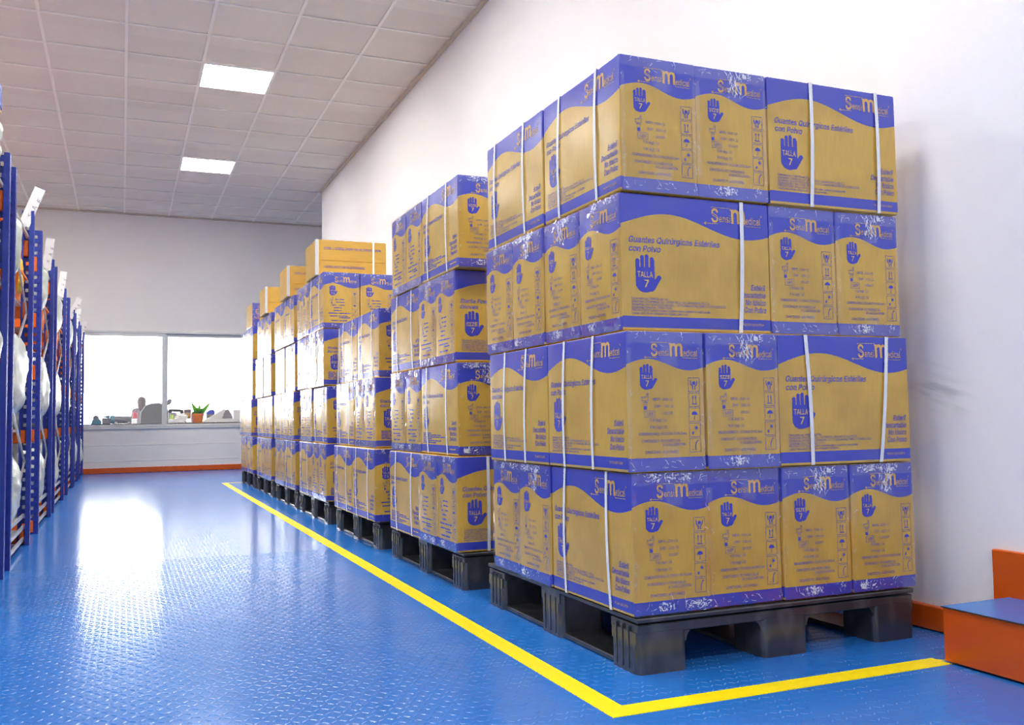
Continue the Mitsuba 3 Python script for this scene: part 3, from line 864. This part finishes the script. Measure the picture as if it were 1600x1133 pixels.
for pi, y0 in enumerate(PALLET_Y):
    lab = ['black plastic pallet under the nearest stack of cartons', 'black plastic pallet under the second nearest stack of cartons', 'black plastic pallet under the third nearest stack of cartons', 'black plastic pallet under the fourth nearest stack of cartons', 'black plastic pallet under the fifth nearest stack of cartons', 'black plastic pallet under the sixth nearest stack of cartons', 'black plastic pallet under the farthest stack of cartons'][pi]
    t = thing('pallet', lab, 'pallet', 'black plastic pallets in a row')
    M = T().translate([0, y0, 0])
    mk = lambda key, make: {**once(key, make), 'to_world': M}
    put('deck', mk('p_deck', lambda: mikit.ply(cat(rbx(PX0, PX1, .0, PD, PH - .013, PH, .003), rbx(PX0 + .004, PX1 - .004, .005, .16, PH - .046, PH - .018, .003), rbx(PX0 + .004, PX1 - .004, PD - .16, PD - .005, PH - .046, PH - .018, .003)), 'mat_pallet')), t, label='flat deck with a front rim')
    for ix, (a, b) in enumerate(((PX0, PX0 + .165), (.455, .625), (PX1 - .165, PX1))):
        for iy, (c, d) in enumerate(((.002, .155), (.49, .645), (PD - .155, PD - .002))):
            zt = PH - .040 if iy != 1 else PH - .010
            put('foot', mk(('p_foot', ix, iy), lambda: mikit.ply(foot_mesh(a, b, c, d, .0, zt, .035, ix > 0, ix < 2), 'mat_pallet', smooth=35)), t)
        put('runner', mk(('p_run', ix), lambda: mikit.ply(rbx(a + .012, b - .012, .06, PD - .06, .001, .017, .003), 'mat_pallet')), t, label='skid board between the feet')
    for q, ry in enumerate((.05, .085, .12, .53, .57, .61, 1.02, 1.055, 1.09)):
        put('rib', mk(('p_rib', q), lambda: mikit.ply(rbx(PX0 - .003, PX0 + .002, ry - .004, ry + .004, .012, PH - .026, .001), 'mat_pallet')), t)

# ------------------------------------------------------------------ storage racks on the left
RACKX = -1.80


def upright_mesh(h=2.03, w=.066, d=.05, inward=1):
    """A C-section upright with slots in its web and flange; local: web in the plane y = 0, lips towards +y * inward."""
    web = sbox(0, 0, w, h)
    holes = [sbox(w * .30, z, w * .30 + .017, z + .021) for z in np.arange(.05, h - .03, .055)] + [sbox(w * .68, z + .02, w * .68 + .007, z + .032) for z in np.arange(.05, h - .05, .055)]
    web = web.difference(union_all(holes))
    t = .0025
    up = np.array([[1, 0, 0, 0], [0, 0, inward, 0], [0, 1, 0, 0], [0, 0, 0, 1.0]])
    a = extrude(web, t)
    a.apply_transform(up)
    fl = sbox(0, 0, d, h).difference(union_all([sbox(d * .4, z, d * .4 + .010, z + .014) for z in np.arange(.05, h - .03, .0275)]))
    b = extrude(fl, t)
    b.apply_transform(np.array([[0, 0, 1, w - t], [inward, 0, 0, 0], [0, 1, 0, 0], [0, 0, 0, 1.0]]))
    c = b.copy()
    c.apply_translation((-(w - t), 0, 0))
    lip = cat(bx(w - .026, w, inward * d - t, inward * d, 0, h), bx(0, .010, inward * d - t, inward * d, 0, h))
    for m in (a, b, c):
        if m.volume < 0:
            m.invert()
    return cat(a, b, c, lip)


up_near, up_far = mikit.ply(upright_mesh(inward=1), 'mat_rack_blue'), mikit.ply(upright_mesh(inward=-1), 'mat_rack_blue')
sign_text = {}
RACKS = [(1.62, 2.75), (2.97, 4.08), (4.66, 5.90), (6.22, 7.62), (8.28, 9.45), (9.72, 10.75), (11.2, 12.28)]
RN = ['nearest rack', 'second nearest rack', 'third nearest rack', 'fourth nearest rack', 'fifth nearest rack', 'sixth nearest rack', 'farthest rack']
LEVELS = [.06, .66, 1.07, 1.42, 1.80]
RL = 2.7
for ri, (ya, yb) in enumerate(RACKS):
    t = thing('storage_rack', f'blue slotted steel storage rack, {RN[ri]} on the left', 'rack', 'steel storage racks along the left')
    for fx0 in (RACKX - .066, RACKX - RL):
        put('upright', {**up_near, 'to_world': T().translate([fx0, ya, 0])}, t, label='blue slotted upright')
        put('upright', {**up_far, 'to_world': T().translate([fx0, yb, 0])}, t, label='blue slotted upright')
        xx = fx0 + .031
        zs = [.05, .5, .95, 1.4, 1.85]
        for q in range(4):
            p, r = ((xx, ya + .03, zs[q]), (xx, yb - .03, zs[q + 1])) if q % 2 == 0 else ((xx, yb - .03, zs[q]), (xx, ya + .03, zs[q + 1]))
            put('brace', mikit.ply(bar(p, r, .014, .010, up=(1, 0, 0)), 'mat_zinc'), t, label='zinc diagonal brace')
        for z in (.04, .11, .18, .93, 1.87):
            put('tie_bar', mikit.ply(bar((xx, ya + .03, z), (xx, yb - .03, z), .02, .012, up=(1, 0, 0)), 'mat_zinc'), t, label='zinc tie bar')
    for lv, z in enumerate(LEVELS):
        for yy in (ya - .006, yb - .034):
            put('beam', mikit.ply(rbx(RACKX - RL + .04, RACKX - .03, yy, yy + .04, z - .05, z + .05 if lv in (2, 3, 4) else z + .03, .004), 'mat_beam'), t, label='orange load beam')
        if lv == 2 or (lv == 4 and ri > 0):
            continue
        put('shelf', mikit.ply(bx(RACKX - RL + .06, RACKX - .065, ya + .035, yb - .035, z + .02, z + .032), 'mat_zinc'), t, label='grey shelf panel')
    # end sign
    if ri > 0:
        sg = thing('aisle_sign', f'small white tilted sign at the top of the {RN[ri]}', 'sign', 'white signs on the rack ends')
        w_, h_ = .062, .255
        plate = rbx(0, w_, -.002, .002, 0, h_, .001)
        M = T().translate([RACKX - .085, yb - .06, 1.945]).rotate([0, 0, 1], 8).rotate([0, 1, 0], (0, 20, 6, 7, 24, 9, 14)[ri])
        put('plate', {**mikit.ply(plate, 'mat_white'), 'to_world': M}, sg)
        g = affinity.rotate(union_all([at(text2d(ch, .026, True, .03), 0.0 + .055 * q, 0) for q, ch in enumerate('<AE')]), 78, origin=(0, 0))
        m = tri2d([affinity.translate(g, .042, .06)])
        m.vertices = np.c_[m.vertices[:, 0], np.full(len(m.vertices), -.0027), m.vertices[:, 1]]
        scene.setdefault('mat_sign_ink', prin((.32, .34, .40), .5, .3))
        put('lettering', {**mikit.ply(m, 'mat_sign_ink'), 'to_world': M}, sg, label='small grey characters')
        put('clip', {**mikit.ply(rbx(-.004, w_ * .7, -.006, .006, -.04, .014, .001), 'mat_zinc'), 'to_world': M}, sg, label='silver clip')
    # goods at the aisle end: wrapped bales between the uprights
    d0 = yb - ya - .13
    for lv, (z0, z1, nm) in enumerate(((.1, .62, 'lowest shelf'), (.70, 1.30, 'second shelf'), (1.47, 1.93 if ri > 0 else 1.72, 'third shelf'), (1.84, 2.15, 'top shelf'))):
        if lv == 3 and ri > 0:
            continue
        sd, d, yc = ri * 7 + lv, d0, (ya + yb) / 2
        if lv == 2 and ri in (1, 2, 3, 4):
            d, yc = d0 - .40, yc - .2
        m = lumpy(.85, d, z1 - z0, .10, 2.6, sd, 4 if ri < 3 else 3)
        m.apply_translation((RACKX - (.42 if lv == 3 else .445) + .015 * math.sin(sd * 1.7), yc, (z0 + z1) / 2))
        k = thing('wrapped_bale', f'creased white plastic wrapped bale on the {nm} of the {RN[ri]}', 'bale', 'plastic wrapped bales on the racks')
        put('wrapping', mikit.ply(m, 'mat_film', smooth=True), k)
        if lv in (0, 1):
            put('cord', mikit.ply(rod((RACKX - .42, ya + .1, (z0 + z1) / 2), (RACKX - .42, yb - .1, (z0 + z1) / 2), .006), 'mat_goods_white'), k)
    if ri in (1, 2, 3, 4):
        bn = thing('storage_bin', f'orange plastic bin wedged at the end of the {RN[ri]}', 'bin', 'orange bins on the racks')
        yc = yb - .24
        outer = hull([(RACKX - .30, yc - .13, 1.455), (RACKX - .07, yc - .13, 1.455), (RACKX - .30, yc + .13, 1.455), (RACKX - .07, yc + .13, 1.455), (RACKX - .33, yc - .16, 1.61), (RACKX - .04, yc - .16, 1.61), (RACKX - .33, yc + .16, 1.61), (RACKX - .04, yc + .16, 1.61)])
        inner = hull([(RACKX - .29, yc - .12, 1.465), (RACKX - .08, yc - .12, 1.465), (RACKX - .29, yc + .12, 1.465), (RACKX - .08, yc + .12, 1.465), (RACKX - .32, yc - .15, 1.62), (RACKX - .05, yc - .15, 1.62), (RACKX - .32, yc + .15, 1.62), (RACKX - .05, yc + .15, 1.62)])
        put('tub', mikit.ply(from_manifold(to_manifold(outer) - to_manifold(inner)), 'mat_goods_orange'), bn)
        put('rim', mikit.ply(cat(rbx(RACKX - .34, RACKX - .03, yc - .17, yc - .155, 1.595, 1.612, .003), rbx(RACKX - .045, RACKX - .03, yc - .17, yc + .17, 1.595, 1.612, .003), rbx(RACKX - .34, RACKX - .03, yc + .155, yc + .17, 1.595, 1.612, .003)), 'mat_goods_orange'), bn)
bg = thing('paper_sack', 'yellow and white sack squeezed behind the second nearest rack sign', 'sack')
m = lumpy(.24, .22, .24, .12, 3, 77, 3, 4)
m.apply_translation((RACKX - .16, 3.80, 1.60))
put('sack', mikit.ply(m, 'mat_goods_yellow', smooth=True), bg)
put('collar', mikit.ply(lathe([(0, .02), (.03, .02), (.045, .05), (.03, .06), (0, .05)]).apply_translation((RACKX - .16, 3.80, 1.68)), 'mat_goods_white', smooth=True), bg)
cb = thing('carton', 'blue topped carton on the near end of the nearest rack', 'cardboard box')
put('body', mikit.ply(rbx(RACKX - .52, RACKX - .02, 2.2, 2.5, 2.15, 2.20, .004), 'mat_kraft'), cb)
put('lid', mikit.ply(rbx(RACKX - .525, RACKX - .015, 2.195, 2.505, 2.17, 2.275, .004), 'mat_rack_blue'), cb, label='blue lid')

# ------------------------------------------------------------------ office: desk and what stands on it
scene['mat_desk'] = prin((.04, .04, .045), .4, .4)
scene['mat_chair'] = prin((.20, .205, .20), .8, .3)
scene['mat_grey'] = prin((.24, .24, .27), .5, .4)
scene['mat_teal'] = prin((.10, .28, .36), .4, .4)
scene['mat_pot'] = prin((.75, .20, .05), .6, .3)
scene['mat_leaf'] = {'type': 'principledthin', 'base_color': {'type': 'rgb', 'value': [.10, .34, .02]}, 'roughness': .4, 'diff_trans': .7}
scene['mat_paper'] = prin((.85, .85, .84), .7, .2)
DZ = .716
dk = thing('desk', 'long dark office desk just behind the window', 'desk')
put('desktop', mikit.ply(rbx(-2.5, 1.1, 12.66, 13.3, DZ - .03, DZ, .004), 'mat_desk'), dk)
for x in (-2.4, -.7, 1.0):
    put('leg', mikit.ply(rbx(x - .03, x + .03, 12.75, 13.2, 0, DZ - .03, .004), 'mat_alu'), dk)
tp = thing('tape_dispenser', 'teal tape dispenser at the left end of the desk', 'tape dispenser')
put('base', mikit.ply(hull([(-1.72, 12.9, DZ), (-1.58, 12.9, DZ), (-1.72, 12.98, DZ), (-1.58, 12.98, DZ), (-1.70, 12.9, DZ + .07), (-1.64, 12.9, DZ + .10), (-1.70, 12.98, DZ + .07), (-1.64, 12.98, DZ + .10), (-1.58, 12.9, DZ + .05), (-1.58, 12.98, DZ + .05)]), 'mat_teal'), tp)
put('roll', mikit.ply(rod((-1.655, 12.90, DZ + .09), (-1.655, 12.98, DZ + .09), .04, 20), 'mat_grey'), tp)
st = thing('stapler', 'small grey green stapler beside the tape dispenser', 'stapler')
put('arm', mikit.ply(hull([(-1.56, 12.93, DZ + .11), (-1.46, 12.93, DZ + .13), (-1.56, 12.96, DZ + .115), (-1.46, 12.96, DZ + .13), (-1.47, 12.93, DZ + .08), (-1.47, 12.96, DZ + .08)]), 'mat_teal'), st)
put('base', mikit.ply(rbx(-1.57, -1.45, 12.925, 12.965, DZ, DZ + .09, .006), 'mat_grey'), st)
rl = thing('document_roll', 'dark grey rolled bundle lying on the desk, left of the chair', 'roll')
put('roll', mikit.ply(rod((-1.42, 12.9, DZ + .065), (-1.17, 12.94, DZ + .06), .052, 24), 'mat_grey'), rl)
put('end_cap', mikit.ply(rod((-1.455, 12.895, DZ + .066), (-1.40, 12.902, DZ + .065), .060, 24), 'mat_teal'), rl, label='blue grey end cap')
put('stand', mikit.ply(cat(rbx(-1.40, -1.36, 12.86, 12.96, DZ, DZ + .03, .004), rbx(-1.22, -1.18, 12.88, 12.98, DZ, DZ + .03, .004)), 'mat_paper'), rl)
# office chair
oc = thing('office_chair', 'grey upholstered office chair with pale piping behind the desk', 'chair')
bxy = [(-1.04 + .425 * s, 0) for s in (0, 1)]


def backrest(off, y, t, r=.16):
    g = Polygon([(-1.04, .55), (-.615, .55), (-.615, .90), (-.66, 1.0), (-.75, 1.035), (-.86, 1.03), (-.95, 1.0), (-1.02, .90)]).buffer(-.03).buffer(.03 + off, 8)
    m = extrude(g, t)
    m.apply_transform(np.array([[1, 0, 0, 0], [0, 0, -1, y + t], [0, 1, 0, 0], [0, 0, 0, 1.0]]))
    return m


put('backrest', mikit.ply(backrest(-.006, 13.50, .07), 'mat_chair', smooth=30), oc)
put('piping', mikit.ply(backrest(.008, 13.525, .03), 'mat_alu', smooth=30), oc, label='pale grey piping')
put('seat', mikit.ply(rbx(-1.05, -.60, 13.55, 14.0, .42, .50, .03), 'mat_chair'), oc)
put('column', mikit.ply(rod((-.83, 13.75, .08), (-.83, 13.75, .42), .03, 16), 'mat_black'), oc)
for a in range(5):
    ca, sa = math.cos(a * 1.2566), math.sin(a * 1.2566)
    put('base_arm', mikit.ply(bar((-.83, 13.75, .09), (-.83 + .28 * ca, 13.75 + .28 * sa, .06), .04, .03), 'mat_black'), oc)
for x in (-1.06, -.585):
    put('armrest', mikit.ply(cat(rbx(x - .02, x + .02, 13.58, 13.82, .68, .71, .008), rbx(x - .012, x + .012, 13.68, 13.72, .44, .69, .004)), 'mat_black'), oc)
put('headrest_knob', mikit.ply(hull([(-.64, 13.52, 1.0), (-.56, 13.52, 1.09), (-.60, 13.52, 1.10), (-.66, 13.52, 1.05), (-.64, 13.55, 1.0), (-.56, 13.55, 1.09), (-.60, 13.55, 1.10), (-.58, 13.55, 1.02)]), 'mat_grey'), oc)


# person sitting farther back in the office, turned away
def chain(pts):
    out = m3.Manifold()
    for (a, ra), (b, rb) in pts:
        s = [m3.Manifold.sphere(r, 20).translate(list(map(float, c))) for c, r in ((a, ra), (b, rb))]
        out += m3.Manifold.batch_hull(s)
    return out


pr_ = thing('person', 'seated person in dark clothes seen from behind, beyond the grey office chair', 'person')
px, py = -.895, 20.0
J = dict(hip=(px, py, .56), belly=(px, py + .02, .74), chest=(px, py + .04, .95), neck=(px, py + .06, 1.08))
bones = [((J['hip'], .135), (J['belly'], .125)), ((J['belly'], .125), (J['chest'], .13)), (((px - .13, py + .04, .985), .072), ((px + .13, py + .04, .985), .072)), ((J['chest'], .12), ((px, py + .05, 1.02), .075))]
for s in (-1, 1):
    bones += [(((px + s * .14, py + .04, 1.0), .055), ((px + s * .20, py + .10, .76), .043)), (((px + s * .20, py + .10, .76), .043), ((px + s * .14, py + .34, .74), .032))]
    bones += [(((px + s * .09, py, .55), .085), ((px + s * .12, py + .42, .54), .06)), (((px + s * .12, py + .42, .54), .06), ((px + s * .12, py + .44, .12), .042)), (((px + s * .12, py + .42, .05), .04), ((px + s * .13, py + .58, .035), .032))]
body = from_manifold(chain(bones).refine_to_length(.03))
body = trimesh.smoothing.filter_taubin(trimesh.Trimesh(body.vertices, body.faces, process=True), iterations=8)
scene['mat_cloth'] = prin((.17, .165, .175), .8, .2)
scene['mat_hair'] = prin((.12, .10, .10), .6, .3)
scene['mat_skin'] = prin((.45, .28, .2), .5, .3)
scene['mat_red'] = prin((.42, .10, .12), .6, .3)
put('clothes', mikit.ply(body, 'mat_cloth', smooth=True), pr_, label='dark sweater and trousers')
head = chain([((J['neck'], .05), ((px, py + .06, 1.14), .05)), (((px, py + .055, 1.22), .082), ((px, py + .085, 1.165), .062)), (((px, py + .15, 1.19), .012), ((px, py + .165, 1.175), .014))])
for s in (-1, 1):
    head += m3.Manifold.sphere(.018, 12).scale([.5, 1, 1.4]).translate([px + s * .083, py + .06, 1.195])
head = from_manifold(head.refine_to_length(.015))
put('head', mikit.ply(trimesh.smoothing.filter_taubin(trimesh.Trimesh(head.vertices, head.faces, process=True), iterations=4), 'mat_skin', smooth=True), pr_)
hair = from_manifold(chain([(((px, py + .035, 1.225), .09), ((px, py + .01, 1.14), .085)), (((px, py + .01, 1.14), .085), ((px, py - .03, 1.04), .07))]))
put('hair', mikit.ply(hair, 'mat_hair', smooth=True), pr_, label='long dark hair')
for s in (-1, 1):
    for q in range(4):
        fxx = px + s * .14 + (q - 1.5) * .017
        hd = from_manifold(chain([(((fxx, py + .35, .738), .009), ((fxx, py + .39 + .01 * (q % 3), .733), .0075))]))
        put('finger', mikit.ply(hd, 'mat_skin', smooth=True), pr_)
    put('palm', mikit.ply(from_manifold(chain([(((px + s * .14 - .018, py + .33, .74), .016), ((px + s * .14 + .018, py + .34, .74), .016)), (((px + s * .14 - s * .02, py + .33, .74), .012), ((px + s * .14 - s * .045, py + .37, .738), .009))])), 'mat_skin', smooth=True), pr_)
sl = thing('stool', 'round dark stool under the seated person', 'stool')
put('cushion', mikit.ply(lathe([(0, .40), (.19, .40), (.2, .42), (.19, .45), (0, .45)]).apply_translation((px, py, 0)), 'mat_black', smooth=30), sl)
for a in range(4):
    ca, sa = math.cos(a * 1.571 + .6), math.sin(a * 1.571 + .6)
    put('leg', mikit.ply(rod((px + .1 * ca, py + .1 * sa, .40), (px + .2 * ca, py + .2 * sa, 0), .012), 'mat_alu'), sl)
rb = thing('shoulder_bag', 'small red bag beside the seated person', 'bag')
m = lumpy(.10, .10, .14, .08, 2, 5, 3)
m.apply_translation((-1.04, 19.3, .89))
put('pouch', mikit.ply(m, 'mat_red', smooth=True), rb)
put('strap', mikit.ply(rod((-1.06, 19.3, .95), (-1.02, 19.3, 1.0), .008), 'mat_red'), rb)
ct = thing('cabinet', 'low white cabinet carrying the red bag', 'cabinet')
put('carcass', mikit.ply(rbx(-1.5, -1.0, 19.1, 19.5, 0, .825, .005), 'mat_paper'), ct)
for z in (.05, .44):
    put('drawer', mikit.ply(rbx(-1.48, -1.02, 19.085, 19.1, z, z + .36, .004), 'mat_paper'), ct)

# right half of the desk
pp = thing('paper_heap', 'heap of white papers behind the window, right of the chair', 'papers')
for q in range(5):
    M = T().translate([-.49 + .012 * q, 12.85 + .01 * q, DZ + .012 + .026 * q]).rotate([0, 0, 1], 9 * q - 15).rotate([1, 0, 0], 4 * q)
    put('sheaf', {**mikit.ply(rbx(-.1 + .008 * q, .1 - .008 * q, -.07, .07, -.012, .012, .002), 'mat_paper'), 'to_world': M}, pp)
lm = thing('highlighter_pot', 'small lime green pot against the chair', 'pot')
put('cup', mikit.ply(lathe([(0, 0), (.026, 0), (.030, .07), (.026, .07), (.022, .006), (0, .006)]).apply_translation((-.592, 12.88, DZ + .06)), {'type': 'twosided', 'bsdf': {'type': 'principled', 'base_color': {'type': 'rgb', 'value': [.55, .75, .15]}, 'roughness': .5}}, smooth=30), lm)
put('stand', mikit.ply(rbx(-.63, -.555, 12.84, 12.92, DZ, DZ + .06, .004), 'mat_paper'), lm)
ph = thing('telephone', 'black desk telephone behind the white papers', 'telephone')
put('base', mikit.ply(hull([(-.62, 13.0, DZ), (-.42, 13.0, DZ), (-.62, 13.2, DZ), (-.42, 13.2, DZ), (-.62, 13.2, DZ + .17), (-.42, 13.2, DZ + .15), (-.62, 13.05, DZ + .12), (-.42, 13.05, DZ + .12)]), 'mat_grey'), ph)
put('handset', mikit.ply(cat(rod((-.61, 13.08, DZ + .20), (-.43, 13.08, DZ + .19), .016), rbx(-.63, -.58, 13.05, 13.11, DZ + .16, DZ + .21, .008), rbx(-.46, -.41, 13.05, 13.11, DZ + .15, DZ + .20, .008)), 'mat_black'), ph)
for q, (col, z0, z1, lab) in enumerate((((.30, .16, .05), .075, .10, 'brown book at the bottom of the stack by the plant'), ((.75, .45, .10), .10, .13, 'yellow book in the middle of the stack by the plant'), ((.55, .38, .25), .13, .16, 'tan book under the grey book in the stack'), ((.20, .17, .17), .16, .205, 'dark grey book on top of the stack by the plant'))):
    b = thing('book', lab, 'book', 'books stacked by the plant')
    scene[f'mat_book_{q}'] = prin(col, .5, .3)
    put('cover', mikit.ply(cat(rbx(-.405 - .01 * (q == 3), -.31, 12.92, 13.06, DZ + z0, DZ + z0 + .004, .001), rbx(-.405 - .02 * (q == 3), -.31, 12.92, 13.06, DZ + z1 - .004, DZ + z1, .001), rbx(-.405, -.401, 12.92, 13.06, DZ + z0, DZ + z1, .001)), f'mat_book_{q}'), b)
    put('pages', mikit.ply(bx(-.40, -.313, 12.923, 13.057, DZ + z0 + .004, DZ + z1 - .004), f'mat_book_{q}'), b)
tr = thing('letter_tray', 'pale letter tray under the stack of books', 'tray')
put('tray', mikit.ply(cat(rbx(-.43, -.29, 12.9, 13.1, DZ, DZ + .01, .002), rbx(-.43, -.42, 12.9, 13.1, DZ, DZ + .075, .002), rbx(-.30, -.29, 12.9, 13.1, DZ, DZ + .075, .002), rbx(-.43, -.29, 12.9, 13.1, DZ + .066, DZ + .075, .002)), 'mat_paper'), tr)
pk = thing('note_block', 'pink note block beside the plant pot', 'note pad')
scene['mat_pink'] = prin((.8, .4, .45), .6, .3)
put('pad', mikit.ply(rbx(-.30, -.245, 12.96, 13.02, DZ, DZ + .15, .003), 'mat_pink'), pk)
# plant
pt = thing('potted_plant', 'green leafy plant in an orange clay pot on the desk', 'potted plant')
pc = np.array([-.205, 12.82, DZ])
put('pot', mikit.ply(lathe([(0, 0), (.055, 0), (.072, .11), (.080, .112), (.080, .142), (.070, .142), (.066, .115), (0, .115)]).apply_translation(pc), 'mat_pot', smooth=30), pt)
put('soil', mikit.ply(lathe([(0, .118), (.066, .118), (.066, .112), (0, .112)]).apply_translation(pc), 'mat_black'), pt)


def leaf(base, tip, w, droop, seed):
    base, tip = np.array(base, float), np.array(tip, float)
    d = tip - base
    side = np.cross(d, [0, 1, .2])
    side /= np.linalg.norm(side)
    nrm = np.cross(side, d)
    nrm /= np.linalg.norm(nrm)
    v, f, n = [], [], 9
    for i in range(n):
        s = i / (n - 1)
        c = base + d * s + nrm * droop * 4 * s * (1 - s)
        ww = w * (math.sin(math.pi * min(1, s ** .8 * .97 + .03))) ** .8 * (.25 if s < .18 else 1)
        for q in (-1, 0, 1):
            v.append(c + side * q * ww - nrm * abs(q) * ww * .3)
    for i in range(n - 1):
        for q in range(2):
            a = i * 3 + q
            f.append([a, a + 1, a + 4, a + 3])
    return mikit.ply((np.array(v), np.array(f)), 'mat_leaf', smooth=True)


b0 = pc + [0, 0, .11]
for q, (dx, dy, dz, w, dr_) in enumerate(((-.105, -.02, .20, .026, .012), (.165, .0, .195, .026, -.02), (.05, -.05, .11, .035, .02), (-.03, -.06, .12, .034, .015), (-.075, .02, .10, .03, .02), (.02, .06, .17, .024, .01), (.10, -.02, .08, .032, .025), (-.10, -.03, .05, .03, .03), (.03, -.07, .05, .036, .03))):
    put('leaf', leaf(b0, b0 + [dx, dy, dz], w, dr_, q), pt)
# things to the right of the plant
hp = thing('hole_punch', 'blue hole punch on the desk right of the plant', 'hole punch')
scene['mat_blue2'] = prin((.06, .09, .5), .35, .5)
put('lever', mikit.ply(hull([(-.08, 13.0, DZ + .15), (.05, 13.0, DZ + .17), (.05, 13.06, DZ + .17), (-.08, 13.06, DZ + .15), (.03, 13.0, DZ + .20), (.03, 13.06, DZ + .20), (-.02, 13.03, DZ + .20), (-.07, 13.0, DZ + .13), (.05, 13.0, DZ + .13)]), 'mat_blue2'), hp)
put('base', mikit.ply(rbx(-.07, .06, 12.99, 13.08, DZ, DZ + .13, .005), 'mat_grey'), hp)
bd = thing('binder', 'white binder lying tilted on the desk beside the plant', 'binder')
put('cover', mikit.ply(hull([(-.15, 12.80, DZ + .012), (-.15, 12.98, DZ + .012), (.33, 12.80, DZ + .012), (.33, 12.98, DZ + .012), (.18, 12.82, DZ + .21), (.18, 12.96, DZ + .21), (.30, 12.82, DZ + .07), (.30, 12.96, DZ + .07)]), 'mat_paper'), bd)
put('base', mikit.ply(rbx(-.155, .335, 12.79, 12.99, DZ, DZ + .012, .003), 'mat_paper'), bd)
put('label', mikit.ply(hull([(.145, 12.786, DZ + .07), (.30, 12.786, DZ + .068), (.28, 12.80, DZ + .13), (.235, 12.80, DZ + .20), (.19, 12.80, DZ + .19), (.145, 12.796, DZ + .07), (.30, 12.796, DZ + .068)]), 'mat_grey'), bd, label='grey triangular patch on its side')
wb = thing('file_box', 'white file box at the right end of the desk items', 'box')
put('box', mikit.ply(rbx(.325, .425, 12.9, 13.1, DZ, DZ + .19, .004), 'mat_paper'), wb)
put('lid', mikit.ply(rbx(.322, .428, 12.897, 13.103, DZ + .15, DZ + .195, .003), 'mat_paper'), wb)
